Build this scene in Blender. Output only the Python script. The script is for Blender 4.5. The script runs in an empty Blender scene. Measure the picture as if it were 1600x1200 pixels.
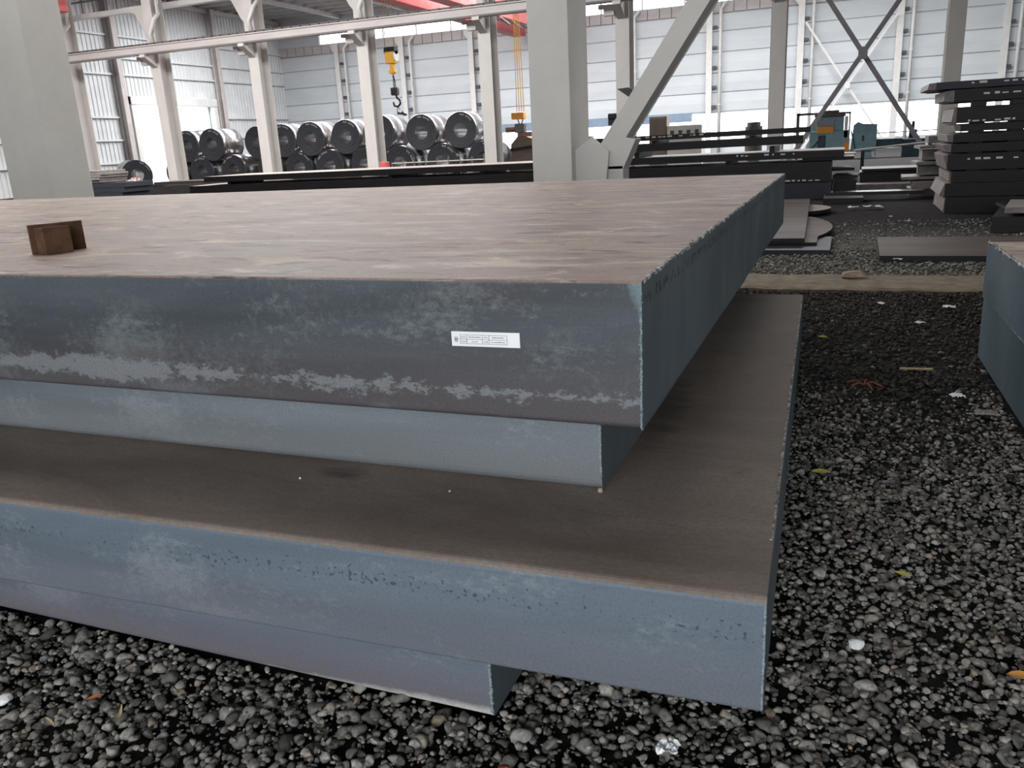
import bpy, bmesh, math, random
import numpy as np
from mathutils import Vector, Matrix, Euler, noise
random.seed(11); rng = np.random.default_rng(5)
sc = bpy.context.scene
COL = sc.collection
PI = math.pi

# ------------------------------------------------------------------ camera
cd = bpy.data.cameras.new('camera'); cam = bpy.data.objects.new('camera', cd); COL.objects.link(cam)
cd.sensor_width = 36; cd.lens = 1296.94 / 1600 * 36; cd.clip_start = .05; cd.clip_end = 500
yaw, pitch, roll = [math.radians(v) for v in (22.1433, 16.2148, 3.0373)]
fw = Vector((-math.sin(yaw)*math.cos(pitch), math.cos(yaw)*math.cos(pitch), -math.sin(pitch)))
rt = Vector((math.cos(yaw), math.sin(yaw), 0)); up = rt.cross(fw)
r2 = math.cos(roll)*rt - math.sin(roll)*up; u2 = r2.cross(fw)
cam.matrix_world = Matrix(((r2.x, u2.x, -fw.x, 0), (r2.y, u2.y, -fw.y, 0), (r2.z, u2.z, -fw.z, 1.6), (0, 0, 0, 1)))
sc.camera = cam
# ------------------------------------------------------------------ world, lights, exposure
w = bpy.data.worlds.new('overcast'); sc.world = w; w.use_nodes = True
bg = w.node_tree.nodes['Background']; bg.inputs[0].default_value = (.90, .95, 1, 1); bg.inputs[1].default_value = 4.0
def area(name, loc, rot, sx, sy, power, col):
    l = bpy.data.lights.new(name, 'AREA'); l.shape = 'RECTANGLE'; l.size = sx; l.size_y = sy
    l.energy = power; l.color = col
    o = bpy.data.objects.new(name, l); COL.objects.link(o); o.location = loc; o.rotation_euler = rot
    return o
area('bay_door_daylight', (1.0, -5.5, 2.6), (math.radians(90), 0, 0), 9, 4.6, 330, (.90, .95, 1))
area('roof_skylight_near', (-13, 8, 12.1), (0, 0, 0), 24, 7, 1500, (1, .985, .96))
area('roof_skylight_middle', (-27, 24, 12.1), (0, 0, 0), 34, 4, 9500, (1, .985, .965))
area('roof_skylight_far', (-16, 48, 12.1), (0, 0, 0), 46, 4, 19000, (.99, .99, 1))
sc.view_settings.view_transform = 'Standard'; sc.view_settings.look = 'None'
sc.view_settings.gamma = 1; sc.view_settings.use_curve_mapping = False
sc.view_settings.exposure = 0.0
sc.cycles.use_denoising = True
sc.cycles.max_bounces = 8; sc.cycles.diffuse_bounces = 5; sc.cycles.sample_clamp_indirect = 6

# ------------------------------------------------------------------ materials
def newmat(name):
    m = bpy.data.materials.new(name); m.use_nodes = True
    nt = m.node_tree; return m, nt, nt.nodes['Principled BSDF']
def ramp(nt, src, stops):
    r = nt.nodes.new('ShaderNodeValToRGB'); e = r.color_ramp.elements
    while len(e) < len(stops): e.new(.5)
    for k, (p, c) in enumerate(stops): e[k].position = p; e[k].color = (*c, 1) if len(c) == 3 else c
    nt.links.new(src, r.inputs[0]); return r.outputs[0]
def noise_tex(nt, scale, detail=5, rough=.6, vec=None, stretch=(1, 1, 1), dist=0, coord='Object'):
    tc = nt.nodes.new('ShaderNodeTexCoord'); mp = nt.nodes.new('ShaderNodeMapping')
    mp.inputs['Scale'].default_value = stretch
    nt.links.new(tc.outputs[coord], mp.inputs[0])
    n = nt.nodes.new('ShaderNodeTexNoise'); n.inputs['Scale'].default_value = scale
    n.inputs['Detail'].default_value = detail; n.inputs['Roughness'].default_value = rough; n.inputs['Distortion'].default_value = dist
    nt.links.new(mp.outputs[0], n.inputs[0]); return n.outputs[0]
def mix(nt, fac, a, b):
    m = nt.nodes.new('ShaderNodeMix'); m.data_type = 'RGBA'
    for s, v in ((0, fac), (6, a), (7, b)):
        if isinstance(v, (tuple, float, int)): m.inputs[s].default_value = v if not isinstance(v, tuple) else (*v, 1)
        else: nt.links.new(v, m.inputs[s])
    return m.outputs[2]
def math_(nt, op, a, b=None, clamp=False):
    m = nt.nodes.new('ShaderNodeMath'); m.operation = op; m.use_clamp = clamp
    for s, v in ((0, a), (1, b)):
        if v is None: continue
        if isinstance(v, (float, int)): m.inputs[s].default_value = v
        else: nt.links.new(v, m.inputs[s])
    return m.outputs[0]
def bump(nt, bsdf, h, strength, dist=.01):
    b = nt.nodes.new('ShaderNodeBump'); b.inputs['Strength'].default_value = strength; b.inputs['Distance'].default_value = dist
    nt.links.new(h, b.inputs['Height']); nt.links.new(b.outputs[0], bsdf.inputs['Normal'])
def simple(name, c1, c2=None, scale=3, rough=.6, metal=0, bmp=0, stretch=(1, 1, 1), lo=.35, hi=.65, spec=.5):
    m, nt, b = newmat(name); c2 = c2 or tuple(min(1, v*1.18) for v in c1)
    n = noise_tex(nt, scale, stretch=stretch)
    nt.links.new(ramp(nt, n, [(lo, c1), (hi, c2)]), b.inputs['Base Color'])
    b.inputs['Roughness'].default_value = rough; b.inputs['Metallic'].default_value = metal
    b.inputs['Specular IOR Level'].default_value = spec
    if bmp: bump(nt, b, noise_tex(nt, scale*6, stretch=stretch), bmp, .004)
    return m

def slab_top(name, cols, dark, pale, rough=.42, spec=.5, calm=0, stains=()):
    """rusty rolled top: broad streaks along the length, dark dashes and pale worn patches"""
    m, nt, b = newmat(name)
    a = noise_tex(nt, 2.2, 9, .68, stretch=(.5, 1.15, 1), dist=.8)
    base = ramp(nt, a, [(.28, cols[0]), (.48, cols[1]), (.70, cols[2])])
    d = noise_tex(nt, 6.5, 8, .66, stretch=(.45, 1.5, 1), dist=.9)
    base = mix(nt, ramp(nt, d, [(.54+calm*.04, (0, 0, 0)), (.61+calm*.04, (.6-.35*calm,)*3), (.69+calm*.05, (1-.5*calm,)*3)]), base, dark)
    p = noise_tex(nt, 4.3, 9, .72, stretch=(.42, 1.2, 3), dist=1.2)
    base = mix(nt, ramp(nt, p, [(.52+calm*.03, (0, 0, 0)), (.62+calm*.03, (.85-.55*calm,)*3)]), base, pale)
    for k_, (px_, py_, rx_, ry_, sc_) in enumerate(stains):
        tcs = nt.nodes.new('ShaderNodeTexCoord'); sp = nt.nodes.new('ShaderNodeSeparateXYZ'); nt.links.new(tcs.outputs['Object'], sp.inputs[0])
        ux = math_(nt, 'DIVIDE', math_(nt, 'SUBTRACT', sp.outputs[0], px_), rx_); uy = math_(nt, 'DIVIDE', math_(nt, 'SUBTRACT', sp.outputs[1], py_), ry_)
        dd = math_(nt, 'ADD', math_(nt, 'ADD', math_(nt, 'MULTIPLY', ux, ux), math_(nt, 'MULTIPLY', uy, uy)), math_(nt, 'MULTIPLY', noise_tex(nt, 9, 6, .65, stretch=(.4, 1.4, 1)), 2.6))
        dd = math_(nt, 'MULTIPLY', dd, .5)
        base = mix(nt, ramp(nt, dd, [(.0, (.85, .85, .85)), (.6, (.7, .7, .7)), (1.0, (0, 0, 0))]), base, sc_)
    f = noise_tex(nt, 90, 3, .6)
    base = mix(nt, ramp(nt, f, [(.40, (.22, .22, .22)), (.6, (0, 0, 0))]), base, dark)
    nt.links.new(base, b.inputs['Base Color'])
    nt.links.new(ramp(nt, a, [(.3, (rough-.06,)*3), (.7, (rough+.12,)*3)]), b.inputs['Roughness'])
    b.inputs['Specular IOR Level'].default_value = spec
    bump(nt, b, noise_tex(nt, 25, 6, .6, stretch=(.5, 1.4, 1)), .25, .004)
    return m
def slab_front(name, cols, t, flake=None, rust=None, pits=None, brown_low=0, rough=.55, corner=False, worn_low=False):
    """mill scale: soft bands along the length, an optional ragged pale flaking band and rust"""
    m, nt, b = newmat(name)
    a = noise_tex(nt, 1.5, 7, .58, stretch=(.3, 1, 2.6), dist=.3)
    base = ramp(nt, a, [(.3, cols[0]), (.5, cols[1]), (.72, cols[2])])
    sc_ = math_(nt, 'ADD', math_(nt, 'MULTIPLY', noise_tex(nt, 3.4, 4, .6, stretch=(.45, 1, 1.5)), .6), math_(nt, 'MULTIPLY', noise_tex(nt, 48, 8, .8, stretch=(.6, 1, 1)), .5))
    base = mix(nt, ramp(nt, sc_, [(.57, (0, 0, 0)), (.66, (.35, .35, .35))]), base, C(158, 162, 164))
    tc = nt.nodes.new('ShaderNodeTexCoord'); sx = nt.nodes.new('ShaderNodeSeparateXYZ'); nt.links.new(tc.outputs['Object'], sx.inputs[0])
    zz = math_(nt, 'DIVIDE', sx.outputs[2], t)
    if brown_low:
        wob = math_(nt, 'ADD', zz, math_(nt, 'MULTIPLY', noise_tex(nt, 2.2, 6, .6, stretch=(.5, 1, 1)), .5))
        base = mix(nt, ramp(nt, wob, [(.34, (brown_low,)*3), (.86, (0, 0, 0))]), base, rust or (.12, .10, .095))
    if flake:
        fc, z0, wd, th = flake
        base = mix(nt, ramp(nt, math_(nt, 'ADD', math_(nt, 'MULTIPLY', noise_tex(nt, 2.6, 4, .6, stretch=(.6, 1, 1.6)), .6), math_(nt, 'MULTIPLY', noise_tex(nt, 34, 8, .8), .5)), [(.56, (0, 0, 0)), (.66, (.45, .45, .45))]), base, C(108, 114, 116))
        base = mix(nt, ramp(nt, noise_tex(nt, 3.3, 6, .6, stretch=(.5, 1, 1.2), dist=.5), [(.58, (0, 0, 0)), (.72, (.55, .55, .55))]), base, C(78, 64, 64))
        band = math_(nt, 'SUBTRACT', 1, math_(nt, 'DIVIDE', math_(nt, 'ABSOLUTE', math_(nt, 'SUBTRACT', zz, z0)), wd), True)
        bign = noise_tex(nt, 1.9, 3, .5, stretch=(.7, 1, 1)); fine = noise_tex(nt, 27, 12, .82, stretch=(.6, 1, 1.2))
        s = math_(nt, 'ADD', math_(nt, 'MULTIPLY', bign, .9), math_(nt, 'MULTIPLY', fine, 1.25))
        s = math_(nt, 'ADD', s, math_(nt, 'MULTIPLY', band, .42))
        base = mix(nt, ramp(nt, math_(nt, 'MULTIPLY', s, .5), [(th, (0, 0, 0)), (th+.012, (.8, .8, .8))]), base, fc)
    if worn_low:
        ws = math_(nt, 'SUBTRACT', math_(nt, 'ADD', math_(nt, 'MULTIPLY', sx.outputs[0], .45), 1.0), math_(nt, 'MULTIPLY', zz, 3.4))
        ws = math_(nt, 'ADD', ws, math_(nt, 'MULTIPLY', noise_tex(nt, 12, 6), .35))
        base = mix(nt, ramp(nt, ws, [(.62, (0, 0, 0)), (.95, (.9, .9, .9))]), base, C(206, 200, 190))
    if corner:
        cxv = math_(nt, 'MULTIPLY', sx.outputs[0], 7.0); cs = math_(nt, 'ADD', math_(nt, 'ADD', cxv, math_(nt, 'MULTIPLY', zz, 1.0)), math_(nt, 'MULTIPLY', noise_tex(nt, 14, 5), .35))
        base = mix(nt, ramp(nt, cs, [(.86, (0, 0, 0)), (1.0, (.7, .7, .7))]), base, C(120, 136, 142))
    if pits:
        pc, z0, wd = pits
        band = math_(nt, 'SUBTRACT', 1, math_(nt, 'DIVIDE', math_(nt, 'ABSOLUTE', math_(nt, 'SUBTRACT', zz, z0)), wd), True)
        s = math_(nt, 'ADD', noise_tex(nt, 75, 2, .5), math_(nt, 'MULTIPLY', math_(nt, 'MULTIPLY', band, noise_tex(nt, 2.5, 2)), .28))
        base = mix(nt, ramp(nt, s, [(.73, (0, 0, 0)), (.76, (.7, .7, .7))]), base, pc)
    f = noise_tex(nt, 130, 3, .6)
    base = mix(nt, ramp(nt, f, [(.36, (.25, .25, .25)), (.56, (0, 0, 0))]), base, tuple(v*.55 for v in cols[0]))
    nt.links.new(base, b.inputs['Base Color'])
    b.inputs['Roughness'].default_value = rough
    bump(nt, b, noise_tex(nt, 60, 6, .65), .18, .003)
    return m
def slab_side(name, cols, t, marks=True):
    """flame-cut end: bluish, with vertical drag lines and a row of dark drips below the top edge"""
    m, nt, b = newmat(name)
    a = noise_tex(nt, 2.0, 6, .6, stretch=(1, .8, .5), dist=.4)
    base = ramp(nt, a, [(.3, cols[0]), (.5, cols[1]), (.72, cols[2])])
    tc = nt.nodes.new('ShaderNodeTexCoord'); sx = nt.nodes.new('ShaderNodeSeparateXYZ'); nt.links.new(tc.outputs['Object'], sx.inputs[0])
    if marks:
        zz = math_(nt, 'DIVIDE', sx.outputs[2], t)
        band = math_(nt, 'SUBTRACT', 1, math_(nt, 'DIVIDE', math_(nt, 'ABSOLUTE', math_(nt, 'SUBTRACT', zz, .87)), .055), True)
        s = math_(nt, 'MULTIPLY', noise_tex(nt, 26, 3, .6, stretch=(1, 1.4, .8)), ramp(nt, band, [(0, (0, 0, 0)), (.3, (1, 1, 1))]))
        base = mix(nt, ramp(nt, s, [(.52, (0, 0, 0)), (.56, (.85, .85, .85))]), base, (.012, .014, .018))
    nt.links.new(base, b.inputs['Base Color']); b.inputs['Roughness'].default_value = .5
    bump(nt, b, noise_tex(nt, 45, 4, .6, stretch=(1, 1.2, .5)), .15, .002)
    return m

def C(r, g, b): return tuple((v/255)**2.2 for v in (r, g, b))
M = {}
M['col'] = simple('painted_column_steel', C(218, 215, 210), C(226, 223, 218), 1.2, .55)
M['col_far'] = simple('painted_far_steel', C(186, 182, 178), C(196, 192, 188), 1.0, .6)
M['beam'] = simple('painted_runway_steel', C(168, 162, 160), C(184, 178, 176), 2, .6, stretch=(.2, 1, 1))
M['rail'] = simple('dark_rail_steel', C(70, 66, 66), C(92, 86, 84), 3, .6)
M['wallpanel'] = simple('pale_blue_grey_cladding', C(186, 192, 196), C(197, 202, 205), .7, .6, stretch=(.3, 1, 1))
M['wallrib'] = simple('ribbed_white_cladding', C(194, 198, 200), C(208, 211, 212), .8, .6)
M['roof'] = simple('roof_sheet', C(176, 176, 174), C(190, 190, 188), 1.0, .7)
M['white'] = simple('white_paint', C(200, 199, 196), C(212, 211, 208), 2, .5)
M['brace'] = simple('grey_brace_steel', C(118, 116, 120), C(130, 128, 132), 2, .6)
M['red'] = simple('red_crane_paint', C(196, 84, 82), C(208, 100, 98), 2, .5)
M['yellow'] = simple('yellow_hoist_paint', C(214, 158, 40), C(226, 172, 60), 4, .5)
M['orange'] = simple('orange_paint', C(214, 138, 50), C(222, 150, 66), 3, .55)
M['teal'] = simple('teal_machine_paint', C(108, 142, 150), C(122, 156, 164), 2.5, .5)
M['teal_dark'] = simple('dark_teal_machine_paint', C(34, 54, 62), C(50, 72, 80), 3, .6)
M['brown'] = simple('brown_cabinet_paint', C(112, 100, 90), C(124, 112, 102), 2, .6)
M['black'] = simple('black_steel', C(28, 27, 29), C(40, 38, 40), 5, .6)
M['dark_glass'] = simple('dark_glass', C(22, 24, 28), C(30, 32, 36), 5, .2)
M['plate_side'] = simple('dark_plate_edge', C(30, 27, 29), C(46, 41, 42), 6, .65, stretch=(.2, 1, 3))
M['plate_side2'] = simple('blue_black_plate_edge', C(38, 42, 50), C(52, 56, 64), 6, .6, stretch=(.2, 1, 6))
M['plate_end'] = simple('grey_cut_plate_end', C(112, 106, 104), C(140, 133, 130), 7, .6, bmp=.2)
M['plate_top'] = simple('pale_plate_top', C(138, 129, 123), C(162, 152, 146), 2, .55, stretch=(.4, 1.5, 1), spec=.3)
M['plate_top2'] = simple('brown_plate_top', C(84, 76, 72), C(106, 97, 92), 1.4, .65, stretch=(.4, 1.5, 1), spec=.2)
M['coil_side'] = simple('bright_coil_wrap', C(128, 126, 128), C(168, 164, 162), 3, .28, metal=.85, stretch=(1, .3, 1))
M['coil_face'] = simple('dark_coil_face', C(34, 36, 42), C(50, 53, 60), 8, .5)
M['chalk'] = simple('white_chalk', C(206, 206, 204), C(228, 228, 226), 30, .9)
M['rust'] = simple('rusty_channel', C(70, 46, 32), C(108, 78, 58), 14, .75, bmp=.3, lo=.3, hi=.7)
M['burr'] = simple('slag_crust', C(84, 86, 88), C(190, 190, 186), 30, .6, bmp=.6, lo=.42, hi=.62)
M['edge'] = simple('bright_edge', C(96, 110, 116), C(150, 162, 165), 30, .45)  # pale edge colour; on the slab corners it paints in a highlight
M['concrete'] = simple('dusty_concrete_kerb', C(96, 86, 72), C(128, 116, 98), 7, .9, bmp=.5)
M['paper'] = simple('white_paper', C(232, 233, 234), C(242, 242, 242), 8, .6)
M['ink'] = simple('printed_ink', C(70, 74, 80), C(84, 88, 94), 20, .6)
M['leaf'] = simple('yellow_leaf', C(160, 150, 60), C(186, 176, 84), 30, .6)
M['leaf_orange'] = simple('orange_leaf', C(190, 132, 60), C(214, 156, 84), 30, .6)
M['stick'] = simple('orange_wood_chip', C(190, 112, 50), C(214, 138, 74), 30, .7)
M['brick'] = simple('red_brick_chip', C(150, 82, 62), C(176, 104, 82), 40, .9)
M['bark'] = simple('pale_bark', C(164, 146, 110), C(186, 168, 132), 20, .8)
M['redscrap'] = simple('dull_red_scrap', C(110, 54, 40), C(140, 76, 56), 20, .7)
M['rock'] = simple('tan_rock', C(128, 112, 96), C(168, 152, 134), 12, .9, bmp=.5)
M['rope'] = simple('steel_wire_rope', C(150, 140, 120), C(180, 170, 150), 30, .5)
M['magnet'] = simple('rusty_red_magnet', C(92, 60, 58), C(120, 84, 80), 5, .7)
M['pinkheap'] = simple('red_and_white_clutter', C(150, 90, 92), C(222, 214, 210), 5, .8, lo=.45, hi=.55)

# gravel: colour varies stone by stone
def gravel_mat(name, stops, rough=.85):
    m, nt, b = newmat(name)
    g = nt.nodes.new('ShaderNodeNewGeometry')
    base = ramp(nt, g.outputs['Random Per Island'], stops)
    base = mix(nt, ramp(nt, noise_tex(nt, 70, 4, .6), [(.35, (.5, .5, .5)), (.6, (0, 0, 0))]), base, C(52, 48, 44))
    nt.links.new(base, b.inputs['Base Color']); b.inputs['Roughness'].default_value = rough
    b.inputs['Specular IOR Level'].default_value = .25
    bump(nt, b, noise_tex(nt, 160, 4, .6), .5, .002)
    return m
M['gravel'] = gravel_mat('crushed_stone', [(0, C(78, 76, 72)), (.3, C(116, 112, 106)), (.62, C(146, 142, 134)), (.95, C(172, 167, 158)), (1, C(150, 132, 114))])
M['gravel_shaded'] = gravel_mat('shaded_stone', [(0, C(40, 39, 38)), (.5, C(66, 63, 60)), (.97, C(84, 80, 76)), (1, C(150, 146, 138))])  # lane stones: shade between the slab piles is put into their colour
m, nt, b = newmat('gravel_ground')
tc = nt.nodes.new('ShaderNodeTexCoord'); sx = nt.nodes.new('ShaderNodeSeparateXYZ'); nt.links.new(tc.outputs['Object'], sx.inputs[0])
vo = nt.nodes.new('ShaderNodeTexVoronoi'); vo.inputs['Scale'].default_value = 14; nt.links.new(tc.outputs['Object'], vo.inputs[0])
n1 = noise_tex(nt, 8, 8, .7)
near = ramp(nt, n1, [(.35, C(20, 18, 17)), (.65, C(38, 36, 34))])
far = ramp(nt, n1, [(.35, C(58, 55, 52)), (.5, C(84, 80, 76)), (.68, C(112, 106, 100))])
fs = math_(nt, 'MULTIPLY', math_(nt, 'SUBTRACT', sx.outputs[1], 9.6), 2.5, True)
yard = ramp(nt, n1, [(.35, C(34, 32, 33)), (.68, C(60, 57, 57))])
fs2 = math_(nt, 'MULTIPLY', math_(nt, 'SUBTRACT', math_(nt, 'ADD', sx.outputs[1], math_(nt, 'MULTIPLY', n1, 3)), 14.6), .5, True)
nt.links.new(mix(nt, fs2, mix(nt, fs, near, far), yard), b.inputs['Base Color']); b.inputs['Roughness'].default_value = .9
b.inputs['Specular IOR Level'].default_value = .2
bump(nt, b, math_(nt, 'ADD', n1, vo.outputs[0]), .7, .04)
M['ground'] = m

# ------------------------------------------------------------------ geometry helpers
def obj(name, bm, mats, parent=None, loc=None, smooth=False):
    me = bpy.data.meshes.new(name); bm.normal_update(); bm.to_mesh(me); bm.free()
    o = bpy.data.objects.new(name, me); COL.objects.link(o)
    for mm in (mats if isinstance(mats, (list, tuple)) else [mats]): me.materials.append(mm)
    if smooth: me.polygons.foreach_set('use_smooth', [True]*len(me.polygons))
    if parent: o.parent = parent
    if loc: o.location = loc
    return o
def tag(o, label, cat, group=None, kind=None):
    o['label'] = label; o['category'] = cat
    if group: o['group'] = group
    if kind: o['kind'] = kind
    return o
def thing(name, label, cat, loc=(0, 0, 0), rz=0, group=None):
    o = bpy.data.objects.new(name, None); COL.objects.link(o); o.location = loc; o.rotation_euler = (0, 0, rz)
    return tag(o, label, cat, group)
def struct(name, bm, mats):
    o = obj(name, bm, mats); o['kind'] = 'structure'; return o
def bx(bm, x0, x1, y0, y1, z0, z1, mi=0, bev=0):
    vs = [bm.verts.new(p) for p in ((x0, y0, z0), (x1, y0, z0), (x1, y1, z0), (x0, y1, z0), (x0, y0, z1), (x1, y0, z1), (x1, y1, z1), (x0, y1, z1))]
    fs = [bm.faces.new([vs[i] for i in q]) for q in ((3, 2, 1, 0), (4, 5, 6, 7), (0, 1, 5, 4), (1, 2, 6, 5), (2, 3, 7, 6), (3, 0, 4, 7))]
    for f in fs: f.material_index = mi
    if bev:
        es = list({e for f in fs for e in f.edges})
        r = bmesh.ops.bevel(bm, geom=es, offset=bev, segments=2, affect='EDGES', profile=.5)
        for f in r['faces']: f.material_index = mi
    return fs
def box(x0, x1, y0, y1, z0, z1, bev=0):
    bm = bmesh.new(); bx(bm, x0, x1, y0, y1, z0, z1, 0, bev); return bm
def prism(bm, pts, axis, a0, a1, mi=0):
    """polygon (u,v) extruded along axis; axis 'y': (x,z); axis 'x': (y,z); axis 'z': (x,y)"""
    def P(u, v, a): return {'y': (u, a, v), 'x': (a, u, v), 'z': (u, v, a)}[axis]
    lo = [bm.verts.new(P(u, v, a0)) for u, v in pts]; hi = [bm.verts.new(P(u, v, a1)) for u, v in pts]
    n = len(pts); fs = [bm.faces.new(lo), bm.faces.new(hi[::-1])]
    for i in range(n): fs.append(bm.faces.new((lo[i], hi[i], hi[(i+1) % n], lo[(i+1) % n])))
    for f in fs: f.material_index = mi
    bmesh.ops.recalc_face_normals(bm, faces=fs)
def tube(bm, pts, r, seg=8, mi=0):
    pts = [Vector(p) for p in pts]; rings = []
    for i, p in enumerate(pts):
        t = (pts[min(i+1, len(pts)-1)] - pts[max(i-1, 0)]).normalized()
        a = t.orthogonal().normalized() if i == 0 else (rings_a - t*rings_a.dot(t)).normalized()
        rings_a = a; bb = t.cross(a)
        rings.append([bm.verts.new(p + r*(math.cos(k*2*PI/seg)*a + math.sin(k*2*PI/seg)*bb)) for k in range(seg)])
    for i in range(len(rings)-1):
        for k in range(seg):
            f = bm.faces.new((rings[i][k], rings[i][(k+1) % seg], rings[i+1][(k+1) % seg], rings[i+1][k])); f.material_index = mi
    for q in (rings[0][::-1], rings[-1]):
        f = bm.faces.new(q); f.material_index = mi
def bar(bm, p, q, wd, th, mi=0, upv=(0, 1, 0)):
    """rectangular bar from p to q; wd across, th along upv"""
    p, q = Vector(p), Vector(q); t = (q-p).normalized(); u = Vector(upv); s = t.cross(u).normalized(); u = s.cross(t).normalized()
    vs = [bm.verts.new(c + s*wd/2*a + u*th/2*b) for c in (p, q) for a, b in ((-1, -1), (1, -1), (1, 1), (-1, 1))]
    fs = [bm.faces.new([vs[i] for i in k]) for k in ((3, 2, 1, 0), (4, 5, 6, 7), (0, 1, 5, 4), (1, 2, 6, 5), (2, 3, 7, 6), (3, 0, 4, 7))]
    for f in fs: f.material_index = mi
def dup_tree(o, parent=None):
    c = o.copy(); COL.objects.link(c)
    if parent: c.parent = parent
    for ch in [x for x in bpy.data.objects if x.parent == o]: dup_tree(ch, c)
    return c

# ------------------------------------------------------------------ the setting
XL, XR, YB, YF, ZR = -45.2, 22.0, 63.0, -9.0, 12.4
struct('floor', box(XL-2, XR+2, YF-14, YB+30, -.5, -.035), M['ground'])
bm = bmesh.new(); gr = []
for i in range(161):
    x = -3.2+i*.076; row = []
    e0 = 8.93+.05*noise.noise(Vector((x*1.7, 3, 0)))+.03*noise.noise(Vector((x*7, 5, 0))); e1 = 9.90+.07*noise.noise(Vector((x*1.4, 9, 0)))+.03*noise.noise(Vector((x*6, 11, 0)))
    for k, (u, z) in enumerate(((0, -.06), (0, .0), (.06, .012), (.35, .02), (.65, .016), (.94, .008), (1, -.005), (1, -.06))):
        row.append(bm.verts.new((x, e0+(e1-e0)*u, z+(.012*noise.noise(Vector((x*5, u*7, 2))) if 0 < k < 7 else 0))))
    gr.append(row)
for a, b2 in zip(gr[:-1], gr[1:]):
    for k in range(7): bm.faces.new((a[k], b2[k], b2[k+1], a[k+1]))
bmesh.ops.recalc_face_normals(bm, faces=bm.faces)
struct('trim_1', bm, M['concrete'])
# left wall: ribbed cladding with a tall roller door opening
bm = bmesh.new()
def ribs(bm, x, y0, y1, z0, z1, pitch=.34, d=.06, side=1):
    n = max(1, int((y1-y0)/pitch)); st = (y1-y0)/n; prof = []
    for i in range(n):
        y = y0+i*st
        prof += [(y, 0), (y+st*.60, 0), (y+st*.70, d), (y+st*.90, d)]
    prof.append((y1, 0))
    a = [bm.verts.new((x+side*v, y, z0)) for y, v in prof]; c = [bm.verts.new((x+side*v, y, z1)) for y, v in prof]
    for i in range(len(prof)-1): bm.faces.new((a[i], a[i+1], c[i+1], c[i]))
D0, D1, DH = 45.7, 53.3, 5.35
ribs(bm, XL, -9, D0, -.05, ZR); ribs(bm, XL, D1, YB, -.05, ZR); ribs(bm, XL, D0, D1, DH, ZR)
bx(bm, XL-.35, XL-.08, YF, D0, -.1, ZR); bx(bm, XL-.35, XL-.08, D1, YB+.3, -.1, ZR); bx(bm, XL-.35, XL-.08, D0, D1, DH, ZR)
for z in (1.6, 3.05, 4.5, 7.2, 8.25, 9.6):
    bx(bm, XL+.07, XL+.2, YF, D0-.5 if z < DH else YB, z-.06, z+.06)
    if z < DH: bx(bm, XL+.07, XL+.2, D1+.4, YB, z-.06, z+.06)
struct('wall_left', bm, M['wallrib'])
bm = bmesh.new()
for y in (D0-.25, D1+.25): bx(bm, XL+.02, XL+.45, y-.2, y+.2, -.03, DH+.5, 0, .02)
bx(bm, XL+.02, XL+.5, D0-.45, D1+.45, DH-.05, DH+.5, 0, .04)
struct('door_1', bm, M['white'])
# back wall: stacked horizontal panels over a long low opening, ribbed band, glazed strip at the top
OX0, OX1, OZ0, OZ1 = -27.2, 16.0, .7, 2.9
bm = bmesh.new(); z = OZ1; rows = [2.9, 4.2, 5.5, 6.85, 8.2, 9.35]
for z0, z1 in zip(rows[:-1], rows[1:]):
    prism(bm, [(YB, z0+.03), (YB-.05, z0+.07), (YB-.09, (z0+z1)/2), (YB-.05, z1-.05), (YB, z1-.01), (YB+.2, z1-.01), (YB+.2, z0+.03)], 'x', XL, XR)
bx(bm, XL, XR, YB+.05, YB+.3, OZ1, 10.1)
bx(bm, XL, OX0, YB-.02, YB+.3, -.1, OZ1+.03); bx(bm, OX1, XR, YB-.02, YB+.3, -.1, OZ1+.03); bx(bm, OX0, OX1, YB-.02, YB+.3, -.1, OZ0)
bx(bm, XL, -41.2, YB-.02, YB+.3, 10.1, 11.75); bx(bm, XL, XR, YB-.02, YB+.3, 11.75, ZR)
bx(bm, OX0, OX1, YB-.05, YB+.28, OZ1-.06, OZ1+.02)
struct('wall_back', bm, M['wallpanel'])
bm = bmesh.new()
n = int((XR-XL)/.85)
for i in range(n):
    x = XL+i*.85; bx(bm, x, x+.80, YB-.12, YB-.03, 9.4, 10.08, 0, .015)
struct('trim_2', bm, M['beam'])
bm = bmesh.new()
x = -41.2
while x < XR: bx(bm, x-.04, x+.04, YB+.05, YB+.2, 10.1, 11.75); x += 3
bx(bm, -41.2, XR, YB+.05, YB+.2, 10.06, 10.14); bx(bm, -41.2, XR, YB+.05, YB+.2, 11.7, 11.78)
struct('window_1', bm, M['white'])
struct('wall_right', box(XR, XR+.3, YF, YB, -.1, ZR), M['wallrib'])
bm = bmesh.new(); bx(bm, XL, -7, YF-.3, YF, -.1, ZR); bx(bm, 8, XR, YF-.3, YF, -.1, ZR); bx(bm, -7, 8, YF-.3, YF, 5.6, ZR)
struct('wall_front', bm, M['wallrib'])
bm = bmesh.new(); bx(bm, XL-.3, XR+.3, YF-.3, YB+.3, ZR, ZR+.15)
y = YF+1
while y < YB: bx(bm, XL, XR, y-.05, y+.05, ZR-.22, ZR); y += 1.5
for x in range(-45, 22, 6): bx(bm, x-.1, x+.1, YF, YB, ZR-.5, ZR-.2)
struct('ceiling', bm, M['roof'])

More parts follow.
